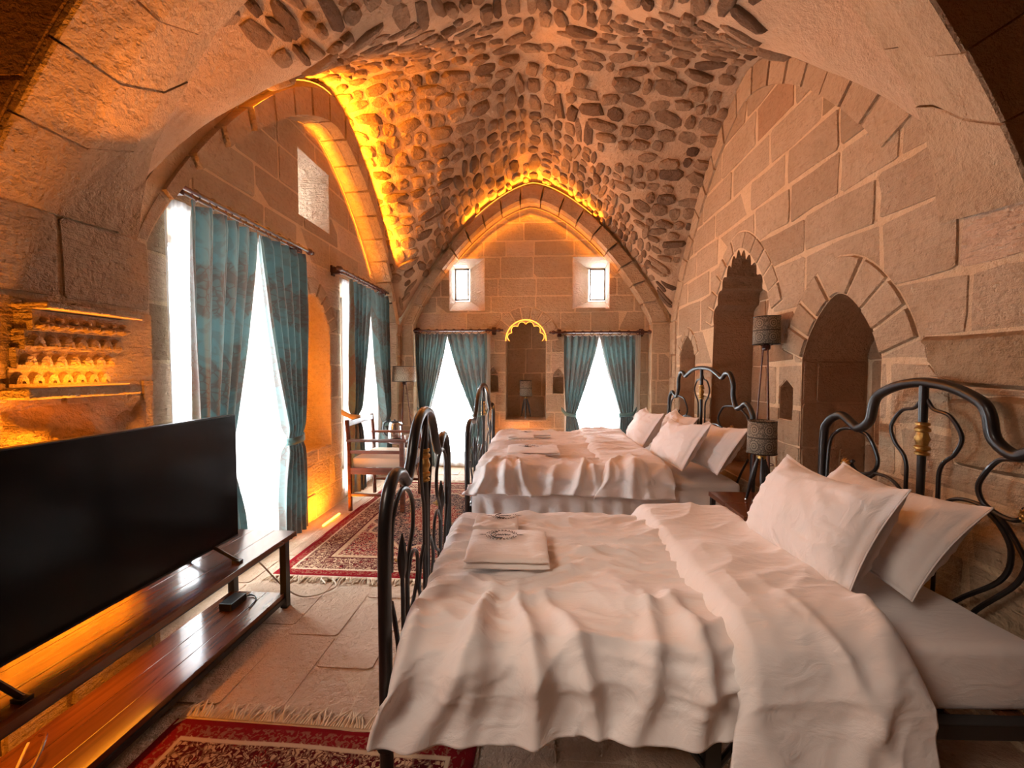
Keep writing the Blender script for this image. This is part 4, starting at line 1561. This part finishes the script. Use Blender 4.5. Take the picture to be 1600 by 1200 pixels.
def emblem(parent, cx, cy, z, s, half=False):
    """embroidered oval laurel crest with a spear tip each side and a line of script"""
    m = MB()
    A, B_ = s, s * .72
    def leaf(p, ang, l, w):
        t = Vector((math.cos(ang), math.sin(ang), 0)); n = Vector((-t.y, t.x, 0))
        P = Vector(p)
        m.add([P - t * l, P + n * w, P + t * l, P - n * w, P + Vector((0, 0, .0015))], [(0, 3, 4), (3, 2, 4), (2, 1, 4), (1, 0, 4)])
    for k in range(26):
        a = 2 * PI * k / 26 + .1
        if half and math.sin(a) > .35: continue
        if abs(math.cos(a)) > .985: continue
        for q, rr in ((.35, .93), (-.35, 1.1)):
            leaf((cx + math.cos(a) * A * rr, cy + math.sin(a) * B_ * rr, z), a + PI / 2 + q, s * .13, s * .045)
    for sg in (-1, 1):
        leaf((cx + sg * A * 1.36, cy, z), 0, s * .30, s * .05)
        leaf((cx + sg * A * 1.15, cy, z), PI / 2, s * .10, s * .04)
    arc = [(cx + math.cos(a) * A * .74, cy + math.sin(a) * B_ * .74, z) for a in np.linspace(PI * .62, PI * 1.55, 16)]
    m.tube(arc, s * .035, 5)
    sc = [(-.52, -.18), (-.42, .18), (-.36, -.05), (-.40, -.30), (-.28, -.02), (-.18, .10), (-.16, -.1), (-.06, .08), (-.02, -.1), (.08, .1), (.12, -.08), (.2, .06), (.28, .1), (.26, -.08), (.38, .05), (.46, -.05), (.60, .03)]
    m.tube(spline([(cx + u * s * 1.05, cy + v * s, z) for u, v in sc], 4), s * .022, 5)
    m.put('emblem', M['thread'], parent, False)


def towel(label, loc, rz, w, d, h, seed, em=None, layers=2, group=None):
    r = thing('folded_towel', label, 'towel', loc, rz, group)
    tw = towel_shape(w, d, h, seed, layers).put('terry_cloth', M['towel'], r)
    if em: emblem(tw, em[0], em[1], h + .009, em[2], em[3] if len(em) > 3 else False)
    MB().tube([(w * .40, -d * .485, h - .004), (w * .40, d * .485, h - .002)], .002, 5).put('hem_stitch', M['sheet'], r)
    return r


towel('large folded white towel with dark crest on the foreground bed', (-.125, 1.655, .566), .03, .34, .30, .05, 2, (-.03, .055, .062))
towel('small folded white towel with dark crest behind the large crested one', (-.20, 1.91, .566), .03, .215, .18, .048, 6, (.035, .03, .055, True))
towel('flat folded white towel with creases on the rear bed', (-.04, 3.56, .606), .04, .46, .36, .035, 9, (-.02, .05, .07), 2)
towel('small rolled white hand towel nearer the creased towel on the rear bed', (-.17, 4.16, .604), .02, .27, .15, .05, 12, None, 2)
towel('small rolled white hand towel nearer the stone niche on the rear bed', (-.02, 4.36, .606), -.05, .34, .15, .045, 13, (-.09, .0, .045), 2)

# ------------------------------------------------------------------ curtains
def rod_set(mp, u0, u1, z, label, n_rings):
    r = thing('curtain_rod', label, 'curtain rod', mp((u0 + u1) / 2, z, 0))
    org = Vector(r.location)
    P = lambda u, v, d: mp(u, v, d) - org
    for k, (d, rr) in enumerate(((.125, .013), (.065, .011))):
        MB().tube([P(u0, z - .012 * (1 - k) * 0 - .045 * (1 - k) * 0, d), P(u1, z, d)], rr, 10).put('rod', M['rod'], r)
    for e, s in ((u0, 1), (u1, -1)):
        m = MB()
        a, b = P(e + s * .03, z - .032, -.005), P(e + s * .075, z + .032, .10)
        m.box(a, b, .006)
        a, b = P(e + s * .025, z - .05, -.002), P(e + s * .08, z + .05, .022)
        m.box(a, b, .005)
        m.put('bracket', M['rod'], r, False)
        m = MB()
        for q, rr in ((0, .016), (-.012, .024), (-.03, .027), (-.05, .018), (-.06, .011), (-.075, .019), (-.088, .004)):
            pass
        pr = [(.013, 0), (.024, .012), (.028, .03), (.018, .05), (.011, .06), (.018, .072), (.004, .088)]
        pts = []
        prev = None
        c0 = P(e, z, .125); ax = (P(e - s, z, .125) - P(e, z, .125)).normalized()
        vs = []; fs = []
        n = 10
        a1 = Vector((0, 0, 1)); a2 = ax.cross(a1)
        for rr, l in pr:
            for q in range(n):
                th = 2 * PI * q / n
                vs.append(c0 + ax * l + (a1 * math.cos(th) + a2 * math.sin(th)) * rr)
        for i in range(len(pr) - 1):
            for q in range(n):
                fs.append((i * n + q, i * n + (q + 1) % n, (i + 1) * n + (q + 1) % n, (i + 1) * n + q))
        m.add(vs, fs)
        m.put('finial', M['rod'], r)
    return r, P


def ring(r, c, axis):
    m = MB().torus(c - Vector((0, 0, .008)), .026, .0045, axis, 14, 6)
    m.lathe([(.003, -.045), (.003, -.03)], c, 6)
    m.put('curtain_ring', M['rod'], r)


def drape(label, mp, uo, ui, zt, ztie, zb, d, tie_o, tie_i, bot_o, bot_i, seed, amp=.034, folds=6, band=None):
    root = thing('curtain', label, 'curtain', mp((uo + ui) / 2, zb, d))
    org = Vector(root.location)
    NA, NV_ = 96, 60
    vs = []; uvs = []; fs = []
    for j in range(NV_ + 1):
        v = zt + (zb - zt) * j / NV_
        if v >= ztie:
            k = (zt - v) / (zt - ztie)
            e_i = ui + (tie_i - ui) * (k ** 1.25); e_o = uo + (tie_o - uo) * (k ** 2.4)
        else:
            k = (ztie - v) / (ztie - zb)
            kk = 1 - (1 - min(1, k * 1.25)) ** 2
            e_i = tie_i + (bot_i - tie_i) * kk; e_o = tie_o + (bot_o - tie_o) * kk
        w = abs(e_i - e_o); w0 = abs(ui - uo)
        sq = 1 - w / w0
        A = amp * (1 + .4 * sq)
        near_tie = math.exp(-((v - ztie) / .06) ** 2)
        for i in range(NA + 1):
            a = i / NA
            ph = 2 * PI * folds * (a + .035 * math.sin(5 * a + seed + .8 * v)) + seed
            dd = A * (math.sin(ph) + .35 * math.sin(2 * ph + .6 * v + seed)) * (1 - .75 * near_tie)
            dd += .008 * noise.noise(Vector((a * 4, v * 2.2, seed)))
            dd += .014 * near_tie * math.sin(PI * a)
            top_g = max(0, 1 - (zt - v) / .06)
            dd *= 1 - .35 * top_g
            dd += .006 * top_g * math.sin(2 * PI * folds * 3 * a)
            zz = v + (.008 * math.sin(2 * PI * folds * a) if j == 0 else 0)
            if v < ztie: dd += .02 * math.sin(PI * a) * min(1, (ztie - v) * 3)
            uu = e_o + (e_i - e_o) * (a + .012 * math.sin(2 * ph))
            vs.append(mp(uu, zz, d + dd) - org)
            uvs.append((a * 1.15 + seed * .37, v))
    m = NA + 1
    for j in range(NV_):
        for i in range(NA):
            q = j * m + i
            fs.append((q, q + 1, q + m + 1, q + m))
    o = put('drape_panel', vs, fs, M['drape'], root, True, uvs)
    sgn = 1 if tie_i > tie_o else -1
    t0, t1 = tie_o - sgn * .012, tie_i + sgn * .012
    tb = []
    N = 14
    for k in range(N + 1):
        a = k / N * PI
        tb.append(mp((t0 + t1) / 2 - math.cos(a) * (t1 - t0) / 2, ztie + .012 * math.cos(a), d + .055 * math.sin(a) + .0) - org)
    tb = tb + ([mp(t0 - sgn * .10, ztie + .06, .0) - org][::-1] if False else [])
    bv = []; bf = []
    pts = [mp(t0 - sgn * (.09 if band else .05), ztie + .07, .085) - org] + tb
    for p in pts:
        bv += [p + Vector((0, 0, .026)), p - Vector((0, 0, .026))]
    for k in range(len(pts) - 1):
        bf.append((2 * k, 2 * k + 1, 2 * k + 3, 2 * k + 2))
    b = put('tieback', bv, bf, M[band or 'teal_band'], root, True)
    md = b.modifiers.new('thickness', 'SOLIDIFY'); md.thickness = .006
    return root


def sheer(label, mp, u0, u1, zt, zb, d, seed):
    N, K = 150, 24
    vs = []; uvs = []; fs = []
    org = mp((u0 + u1) / 2, zb, d)
    for j in range(K + 1):
        v = zt + (zb - zt) * j / K
        for i in range(N + 1):
            a = i / N
            ph = a * (u1 - u0) * 60 + 1.2 * math.sin(a * 9 + seed) + .5 * math.sin(v * 2 + a * 7)
            dd = .012 * math.sin(ph) * (.6 + .4 * j / K) + .004 * noise.noise(Vector((a * 8, v * 2, seed)))
            vs.append(mp(u0 + (u1 - u0) * a, v, d + dd) - org)
            uvs.append((a, v))
    m = N + 1
    for j in range(K):
        for i in range(N):
            q = j * m + i
            fs.append((q, q + 1, q + m + 1, q + m))
    r = thing('sheer_curtain', label, 'curtain', org)
    put('sheer_fabric', vs, fs, M['sheer'], r, True, uvs)
    return r


mlp = mapL(XTL)
mfp = mapF(YTF)
for mp, ax, u0, u1, z, lab, nr, nm in (
        (mlp, 'y', 1.98, 3.16, 2.315, 'dark wooden double curtain rod above the window by the television', 9, 'window by the television'),
        (mlp, 'y', 3.72, 4.93, 2.305, 'dark wooden double curtain rod above the window behind the armchair', 9, 'window behind the armchair'),
        (mfp, 'x', -1.70, -.54, 1.87, 'dark wooden double curtain rod on the end wall beside the corner lamp', 9, 'end window'),
        (mfp, 'x', .235, 1.42, 1.835, 'dark wooden double curtain rod on the end wall above the rear bed', 9, 'end window over bed')):
    r, P = rod_set(mp, u0, u1, z, lab, nr)
    for k in range(nr):
        u = u0 + .12 + (u1 - u0 - .24) * k / (nr - 1)
        ring(r, P(u, z, .125), 'y' if mp is mfp else 'x')
        r.children  # noqa
ZL = 2.252
drape('teal damask drape half hidden behind the television', mlp, 2.03, 2.53, ZL, .80, .10, .14, 2.05, 2.25, 2.04, 2.40, .4, folds=5)
drape('teal damask drape tied back beside the glowing arched niche', mlp, 3.07, 2.54, ZL, .82, .09, .14, 2.99, 2.83, 3.03, 2.74, 1.7, folds=5)
drape('teal damask drape tied with a band coloured amber-lit behind the armchair', mlp, 3.86, 4.30, ZL - .01, .86, .10, .14, 3.86, 3.98, 3.86, 4.08, 2.9, folds=4, band='amber_lit_band')
drape('teal damask drape next to the corner floor lamp on the side wall', mlp, 4.84, 4.33, ZL - .01, .70, .10, .14, 4.80, 4.66, 4.80, 4.58, 4.4, folds=4)
drape('teal damask drape on the end wall right beside the corner floor lamp', mfp, -1.65, -1.215, 1.825, .74, .03, .135, -1.58, -1.47, -1.64, -1.36, 5.3, folds=6, amp=.028)
drape('teal damask drape on the end wall behind the rear footboard', mfp, -.67, -1.20, 1.825, .74, .03, .135, -.72, -.86, -.70, -.95, 6.6, folds=6, amp=.028)
drape('teal damask drape on the end wall right of the lamp niche', mfp, .345, .80, 1.785, .75, .03, .135, .38, .50, .37, .60, 7.2, folds=6, amp=.028)
drape('teal damask drape on the end wall nearest the right corner', mfp, 1.26, .815, 1.785, .76, .03, .135, 1.24, 1.08, 1.26, 1.05, 8.8, folds=6, amp=.028)
sheer('white sheer curtain in the window by the television', mlp, 1.99, 3.10, 2.27, .03, .04, 1)
sheer('white sheer curtain in the window behind the armchair', mlp, 3.84, 4.86, 2.26, .05, .04, 2)
sheer('white sheer curtain in the end window beside the corner lamp', mfp, -1.66, -.64, 1.83, .02, .04, 3)
sheer('white sheer curtain in the end window above the rear bed', mfp, .36, 1.36, 1.80, .02, .04, 4)

# ------------------------------------------------------------------ television and stand
st = thing('television_stand', 'long low wooden console with black steel legs under the television', 'tv stand', (-1.575, 1.36, 0))
def planks(nm, z0, z1, x0, x1, y0, y1, n):
    for k in range(n):
        a = x0 + (x1 - x0) * k / n; b = x0 + (x1 - x0) * (k + 1) / n
        MB().box((a + .0008, y0, z0), (b - .0008, y1, z1), .002).put(nm, M['walnut'], st, False)
planks('top_plank', .392, .42, -.19, .19, -.80, .81, 3)
planks('shelf_plank', .06, .085, -.17, .15, -.76, .755, 3)
for sx in (-.165, .145):
    for sy in (-.765, .765):
        MB().box((sx - .018, sy - .018, 0), (sx + .018, sy + .018, .392), .002).put('leg', M['steel_black'], st, False)
for sx in (-.165, .145):
    MB().box((sx - .012, -.76, .366), (sx + .012, .76, .391)).put('steel_rail', M['steel_black'], st, False)
    MB().box((sx - .012, -.76, .037), (sx + .012, .76, .060)).put('steel_rail', M['steel_black'], st, False)
tv = thing('television', 'large black flat screen television on the wooden console', 'television', (-1.56, 1.39, .42))
MB().box((-.025, -.545, .062), (.004, .555, .698), .004).put('casing', M['black_plastic'], tv, False)
MB().box((-.055, -.30, .10), (-.02, .30, .42), .01).put('rear_housing', M['black_plastic'], tv, False)
MB().box((.003, -.539, .074), (.0065, .549, .692)).put('screen', M['screen'], tv, False)
for sy in (-.40, .40):
    m = MB()
    for sx in (-1, 1):
        m.tube([(-.012, sy, .075), (-.012 + sx * .13, sy, .008)], .0085, 8)
        m.box((-.012 + sx * .13 - .02, sy - .013, 0), (-.012 + sx * .13 + .02, sy + .013, .012), .002)
    m.put('stand_foot', M['black_plastic'], tv)
c = thing('extension_cable', 'beige cord hanging from the console end and curling on the stone floor', 'cord', (-1.50, 2.10, 0))
MB().tube(spline([(-.10, -.12, .36), (-.04, -.05, .30), (.02, .05, .12), (.10, .10, .02), (.20, .13, .012), (.26, .22, .012), (.20, .30, .012), (.14, .28, .03), (.20, .22, .03)], 8), .0045, 6).put('cord', M['cable'], c)
MB().box((-.14, -.16, .32), (-.07, -.08, .385), .006).put('plug', M['cable'], c, False)
c = thing('power_adapter', 'small black adapter block lying on the console shelf', 'adapter', (-1.62, 1.98, .0855))
MB().box((-.04, -.055, 0), (.03, .055, .04), .006).put('body', M['black_plastic'], c, False)
MB().tube(spline([(.0, .055, .012), (.03, .09, .008), (.08, .06, .006), (.10, -.02, .006)], 6), .004, 6).put('lead', M['black_plastic'], c)
c = thing('cable', 'thin loose cable looping over the console shelf below the screen', 'cable', (-1.52, 1.10, .0855))
MB().tube(spline([(-.17, .10, .02), (-.12, .08, .035), (-.05, -.02, .008), (.0, -.16, .006), (-.05, -.32, .006)], 8), .005, 6).put('lead', M['chair_wood'], c)
MB().tube(spline([(-.17, .07, .02), (-.06, -.07, .008), (-.02, -.20, .006), (.02, -.33, .006)], 8), .004, 6).put('lead', M['cable'], c)
# ------------------------------------------------------------------ rugs
def rug(label, x0, x1, y0, y1, mat, fringes, rz=0.0, seed=1):
    cx, cy = (x0 + x1) / 2, (y0 + y1) / 2
    w, h = x1 - x0, y1 - y0
    r = thing('rug', label, 'rug', (cx, cy, 0.0), rz)
    n, m_ = 30, 40
    vs = []; uvs = []; fs = []
    for i in range(n + 1):
        for j in range(m_ + 1):
            u, v = i / n, j / m_
            e = min(u * w, (1 - u) * w, v * h, (1 - v) * h)
            z = .009 + .0025 * fbm(u * 4, v * 5, seed, 2) - (.005 if e < 1e-6 else 0)
            vs.append((-w / 2 + u * w + .008 * noise.noise(Vector((v * 3, seed, u))), -h / 2 + v * h + .008 * noise.noise(Vector((u * 3, seed + 3, v))), z)); uvs.append((u, v))
    q = m_ + 1
    for i in range(n):
        for j in range(m_):
            a = i * q + j
            fs.append((a, a + q, a + q + 1, a + 1))
    put('rug_pile', vs, fs, mat, r, True, uvs)
    b = MB()
    for i in range(n):
        pass
    b.box((-w / 2 + .01, -h / 2 + .01, .0005), (w / 2 - .01, h / 2 - .01, .005))
    b.put('rug_backing', M['fringe'], r, False)
    random.seed(seed)
    for side in fringes:
        m = MB()
        s = 1 if side == 'far' else -1
        k = -w / 2
        while k < w / 2:
            l = random.uniform(.05, .085)
            dx = random.uniform(-.03, .03); cl = .02 * math.sin(k * 40)
            y = s * (h / 2 - .004)
            m.tube([(k, y, .006), (k + dx * .4 + cl * .5, y + s * l * .5, .009 + random.uniform(0, .006)), (k + dx + cl, y + s * l, .004)], .003, 5, rfun=lambda t: .0055 - .0025 * t)
            k += random.uniform(.007, .012)
        m.box((-w / 2, s * (h / 2 - .012), .001), (w / 2, s * (h / 2 + .012), .007))
        o = m.put('fringe', M['fringe'], r, False)
        o['kind'] = 'stuff'
    return r


rug('large red and cream patterned rug between the console and the beds', -1.74, -.16, 2.44, 4.62, rug_mat('rug_field_far', 1.58, 2.18, True), ('near', 'far'), 0.0, 3)
rug('red bordered patterned rug cut off at the bottom beside the foreground bed', -1.395, -.225, -.35, 1.40, rug_mat('rug_field_near', 1.195, 1.75, False), ('far',), math.radians(-.8), 9)

# ------------------------------------------------------------------ furniture
def drum_lamp(name, label, loc, r, zs0, zs1, leg_r, legs, mat, leg_mat, thick=.006, turned=False, base_z=0.0, group=None, ph=.5):
    t = thing(name, label, 'lamp', loc, 0)
    n = 32
    vs = []; uvs = []; fs = []
    for k in range(n + 1):
        a = 2 * PI * k / n
        for z, v, q in ((zs0, 0, 1.0), (zs1, 1, .97)):
            vs.append((r * q * math.cos(a), r * q * math.sin(a), z)); uvs.append((k / n, v))
    for k in range(n):
        fs.append((2 * k, 2 * k + 2, 2 * k + 3, 2 * k + 1))
    o = put('lamp_shade', vs, fs, mat, t, True, uvs)
    md = o.modifiers.new('thickness', 'SOLIDIFY'); md.thickness = .003
    MB().torus((0, 0, zs0), r, .003, 'z', 28, 5).put('shade_ring', M['black_plastic'], o)
    m = MB().torus((0, 0, zs1), r * .97, .003, 'z', 28, 5)
    for k in range(3):
        a = 2 * PI * k / 3
        m.tube([(0, 0, zs1 - .02), (r * .96 * math.cos(a), r * .96 * math.sin(a), zs1 - .004)], .002, 5)
    m.put('shade_ring', M['black_plastic'], o)
    zh = zs0 - .015
    MB().lathe([(.012, -.03), (.024, -.02), (.026, .0), (.018, .012), (.012, .03), (.012, .06)], (0, 0, zh), 12).put('hub', M['brass'] if turned else M['rod'], t)
    m = MB()
    for k in range(6):
        a = 2 * PI * k / 6
        m.tube([(0, 0, zh), (.045 * math.cos(a), .045 * math.sin(a), zh + .012)], .003, 5)
    m.put('hub_screw', M['rod'], t)
    for k in range(legs):
        a = 2 * PI * k / legs + ph
        p0 = Vector((.018 * math.cos(a), .018 * math.sin(a), zh - .01)); p1 = Vector((leg_r * math.cos(a), leg_r * math.sin(a), .004 if base_z == 0 else .004))
        rf = (lambda q: thick * (.7 + .9 * math.sin(PI * min(1, q * 1.1)) ** 2)) if turned else (lambda q: thick * (.8 + .4 * q))
        MB().tube([p0.lerp(p1, i / 10) for i in range(11)], thick, 8, rfun=rf).put('tripod_leg', leg_mat, t)
        if turned:
            MB().lathe([(.004, 0), (.009, .004), (.009, .012), (.005, .018)], (p1.x, p1.y, 0), 8).put('foot_tip', M['chrome'], t)
    if not turned:
        MB().torus((0, 0, zh * .45), leg_r * .55 + .004, .003, 'z', 18, 5).put('brace_ring', M['rod'], t)
    MB().lathe([(.01, 0), (.022, .02), (.028, .05), (.02, .075), (.006, .085)], (0, 0, zs0 + .04), 12).put('bulb', M['porcelain'], t)
    return t


drum_lamp('floor_lamp', 'tall tripod floor lamp with patterned drum shade behind the nightstand', (1.60, 2.90, 0), .084, 1.525, 1.715, .10, 3, M['shade'], M['chair_wood'], .006, ph=2.6)
drum_lamp('floor_lamp', 'tripod floor lamp with drum shade coloured window-lit in the window corner', (-1.66, 4.86, 0), .145, 1.20, 1.385, .15, 3, M['shade_daylit'], M['chair_wood'], .007, ph=.4)
ns_z = .50
ns = thing('nightstand', 'low dark wooden nightstand with black legs between the two beds', 'nightstand', (1.38, 2.58, 0))
for k in range(2):
    MB().box((-.19, -.24 + .24 * k + .001, ns_z - .03), (.19, -.24 + .24 * (k + 1) - .001, ns_z), .003).put('top_plank', M['walnut'], ns, False)
for sx in (-.17, .17):
    for sy in (-.215, .215):
        MB().box((sx - .014, sy - .014, 0), (sx + .014, sy + .014, ns_z - .03), .002).put('leg', M['steel_black'], ns, False)
MB().box((-.17, -.22, .14), (.17, .22, .16), .003).put('shelf', M['walnut'], ns, False)
for sy in (-.215, .215):
    MB().box((-.17, sy - .01, ns_z - .055), (.17, sy + .01, ns_z - .031)).put('apron', M['steel_black'], ns, False)
drum_lamp('table_lamp', 'small turned tripod table lamp with patterned shade on the nightstand', (1.405, 2.57, ns_z + .001), .082, .325, .525, .085, 3, M['shade'], M['iron'], .011, True, ph=4.4)
drum_lamp('table_lamp', 'little tripod lamp with square looking shade standing inside the end wall niche', (-.165, 5.56, .672), .088, .305, .52, .08, 3, M['shade'], M['iron'], .009, True, ph=.5)
put('niche_sill', [(-.44, 5.36, .66), (.12, 5.36, .66), (.12, 5.83, .66), (-.44, 5.83, .66), (-.44, 5.36, .64), (.12, 5.36, .64), (.12, 5.83, .64), (-.44, 5.83, .64)],
    [(0, 1, 2, 3), (4, 5, 1, 0)], M['ashlar'], wf)

ch = thing('armchair', 'dark wooden armchair with cream seat cushion beside the side window', 'chair', (-1.50, 3.88, .015))
W_, D_ = .56, .52        # W along y, D along x, faces +x
for sy in (-.28, .28):
    MB().box((.22, sy - .02, 0), (.262, sy + .02, .655), .005).put('front_leg', M['chair_wood'], ch, False)
    m = MB().tube(spline([(-.262, sy, 0), (-.265, sy, .35), (-.268, sy, .62), (-.285, sy, .86)], 5), .02, 8)
    m.put('back_post', M['chair_wood'], ch)
    m = MB().box((-.285, sy - .026, .655), (.285, sy + .026, .68), .008)
    m.put('arm_rest', M['chair_wood'], ch, False)
    MB().box((-.26, sy - .012, .545), (.23, sy + .012, .575), .003).put('arm_rail', M['chair_wood'], ch, False)
    MB().box((-.26, sy - .014, .35), (.23, sy + .014, .41), .003).put('seat_rail', M['chair_wood'], ch, False)
    MB().box((-.26, sy - .011, .14), (.23, sy + .011, .165), .003).put('stretcher', M['chair_wood'], ch, False)
for xx in (-.26, .235):
    MB().box((xx - .014, -.27, .35), (xx + .014, .27, .41), .003).put('seat_rail', M['chair_wood'], ch, False)
MB().box((-.25, -.265, .405), (.25, .265, .50), .03).put('seat_cushion', M['cream'], ch)
for z in (.80,):
    MB().box((-.29, -.27, z), (-.268, .27, z + .05), .004).put('back_slat', M['chair_wood'], ch, False)
tb = thing('side_table', 'small round dark wooden table holding a kettle by the window', 'table', (-1.46, 4.40, .015))
MB().lathe([(.0, .0), (.225, 0), (.235, .008), (.235, .018), (.225, .026), (0, .026)], (0, 0, .52), 28).put('table_top', M['chair_wood'], tb)
for k in range(3):
    a = 2 * PI * k / 3 + .3
    MB().tube([(.07 * math.cos(a), .07 * math.sin(a), .52), (.17 * math.cos(a), .17 * math.sin(a), .0)], .014, 8).put('leg', M['chair_wood'], tb)
kt = thing('kettle', 'steel electric kettle with black handle on the round table', 'kettle', (-1.60, 4.34, .562))
MB().lathe([(.07, .018), (.074, .03), (.072, .10), (.062, .165), (.056, .19), (.05, .196)], (0, 0, 0), 20).put('kettle_body', M['chrome'], kt)
MB().lathe([(.076, 0), (.078, .008), (.074, .02)], (0, 0, 0), 20).put('kettle_base', M['black_plastic'], kt)
MB().lathe([(.054, .192), (.05, .204), (.014, .21), (.012, .222), (.004, .226)], (0, 0, 0), 16).put('lid', M['black_plastic'], kt)
MB().tube(spline([(-.05, 0, .195), (-.095, 0, .20), (-.128, 0, .16), (-.125, 0, .08), (-.095, 0, .045), (-.072, 0, .04)], 6), .011, 8).put('handle', M['black_plastic'], kt)
MB().tube([(.05, 0, .165), (.078, 0, .185)], .016, 8).put('spout', M['chrome'], kt)
for k, (x, y, lab) in enumerate(((-1.44, 4.30, 'white porcelain cup beside the steel kettle on the round table'),)):
    cu = thing('cup', lab, 'cup', (x, y, .562))
    MB().lathe([(.022, 0), (.026, .004), (.035, .03), (.038, .06), (.035, .06), (.031, .03), (.02, .008)], (0, 0, 0), 16).put('cup_bowl', M['porcelain'], cu)
    MB().tube(spline([(.034, 0, .05), (.056, 0, .046), (.052, 0, .022), (.032, 0, .02)], 4), .004, 6).put('handle', M['porcelain'], cu)

# ------------------------------------------------------------------ light strips
def strip(label, pts, r=.005, mat=None):
    org = Vector(pts[0])
    t = thing('light_strip', label, 'light strip', org)
    MB().tube([Vector(p) - org for p in pts], r, 6).put('glowing_tube', mat or M['led'], t)
    return t


def glow(loc, aim, power, sx, sy, spread=PI):
    return light('strip_glow', 'AREA', loc, aim, power, ORANGE, sx, sy, spread)


strip('amber light tube on the floor below the arched side niche', [(-1.83, 3.24, .012), (-1.83, 3.52, .012)], .009)
strip('amber light strip along the rear edge of the console behind the television', [(-1.755, .75, .43), (-1.755, 1.58, .43)])
strip('amber light strip under the rear of the console top', [(-1.70, .75, .355), (-1.70, 1.60, .355)])
strip('amber light strip hidden in the jamb of the arched side niche', [(XTL - .05, 3.165, .70), (XTL - .05, 3.165, 1.60)], .004)
strip('amber light strip behind the rear bed under the end wall niche', [(-.50, 5.36, .30), (.16, 5.36, .30)])
def arc_strip(own, mpp, c, inset, d, a0, a1, mat=None, r=.004):
    pts = []
    hs = HS - inset; za = ZA - inset * 1.12
    for i in range(25):
        dd = a0 + (a1 - a0) * i / 24
        pts.append(mpp(c + dd, prof(dd, hs, za), d))
    return MB().tube(pts, r, 6).put('light_strip', mat or M['led'], own)
strip('glowing amber zigzag strip inside the scalloped head of the end wall niche', [mapF(YTF)(u, v, .006) for u, v in sc_in], .004, M['led_soft'])
arc_strip(tr2, mapL(XL), YC, .035, .05, -1.1, 1.2, M['led_soft'])
arc_strip(tr1, mapF(YF), XC, .03, .05, -.75, .75, M['led_soft'])
arc_strip(tr2, mapL(XTL), YC, .285, .01, -.2, 1.2, M['led_dim'], .003)
arc_strip(tr1, mapF(YTF), -.10, .245, .01, -1.0, 1.0, M['led_dim'], .003)
pts = [mapF(YTF)(u, v, .004) for u, v in nicheF[1:-1]]
strip('glowing amber strip around the scalloped head of the end wall niche', pts, .006, M['led_soft'])
strip('added amber strip brightening the carved ledge of the left pier', [(XL + .115, 1.30, 1.289), (XL + .115, 1.58, 1.289)], .003, M['led_dim'])  # added strip to light the carving, no source seen on the ledge
# flux of the strips
def glow_line(p0, p1, aim, power, width=.015, spread=PI):
    p0, p1 = Vector(p0), Vector(p1)
    o = glow((p0 + p1) / 2, (0, 0, 0), power, (p1 - p0).length, width, spread)
    x = (p1 - p0).normalized()
    z = -Vector(aim).normalized()
    y = z.cross(x).normalized()
    z = x.cross(y)
    o.rotation_euler = Matrix((x, y, z)).transposed().to_euler()
    return o


def glow_arc(mpp, c, inset, d, a0, a1, n, aim, power, za_k=1.12):
    hs = HS - inset; za = ZA - inset * za_k
    for k in range(n):
        q = []
        for t in (a0 + (a1 - a0) * k / n, a0 + (a1 - a0) * (k + 1) / n):
            q.append(mpp(c + t, prof(t, hs, za), d))
        tm = a0 + (a1 - a0) * (k + .5) / n
        glow_line(q[0], q[1], aim(tm), power / n)


glow_line((-1.72, .75, .45), (-1.72, 1.58, .45), (-.22, 0, .62), 72, .03, 2.2)
glow_line((-1.69, .75, .35), (-1.69, 1.60, .35), (.1, 0, -.3), 5, .03)
glow_line((-1.80, 3.23, .03), (-1.80, 3.53, .03), (-.22, .02, .5), 16, .03)
glow_line((XTL - .15, 3.175, .75), (XTL - .15, 3.175, 1.65), (0, 1, 0), 10, .15)
glow_line((-.43, 5.33, .33), (.11, 5.33, .33), (0, .08, .42), 9, .03)
glow_line((XL + .12, 1.29, 1.297), (XL + .12, 1.57, 1.297), (-.12, 0, .16), 2.0, .02)  # added fill for the carved rows
glow_arc(mapL(XL), YC, .052, .09, -1.15, -.3, 4, lambda t: (.75, -.2 * t, .40), 24)
glow_arc(mapL(XL), YC, .052, .09, -.3, 1.3, 7, lambda t: (.75, -.2 * t, .40), 80)
glow_arc(mapF(YF), XC, .045, .08, -.85, .85, 8, lambda t: (-.2 * t, -.75, .40), 44)
glow_arc(mapL(XTL), YC, .33, .04, -.1, 1.2, 7, lambda t: (.10, .5 * t, .2), 8)
glow_arc(mapF(YTF), -.10, .30, .05, -1.1, 1.1, 8, lambda t: (-.3 * t, -.06, -1), 10)
glow_arc(mapF(YTF), -.10, .30, .05, -1.1, 1.1, 8, lambda t: (.5 * t, -.12, .25), 6)
light('cornice_spot', 'SPOT', (-1.62, 1.30, 1.66), (-1.47, 1.60, 2.58), 40, ORANGE, .010, spot=.50)

GROUPS = {'pillow': 'pillows on the two beds', 'towel': 'folded towels on the beds', 'curtain rod': 'double curtain rods', 
          'lamp': 'tripod lamps with drum shades', 'rug': 'patterned rugs', 'bed': 'iron beds', 'mattress': 'mattresses on the iron beds', 'duvet': 'duvets on the beds', 'light strip': 'amber light strips'}
for o in list(COL.objects):
    c = o.get('category')
    if c in GROUPS: o['group'] = GROUPS[c]
    elif c == 'curtain': o['group'] = 'sheer curtains' if o.name.startswith('sheer') else 'teal damask drapes'
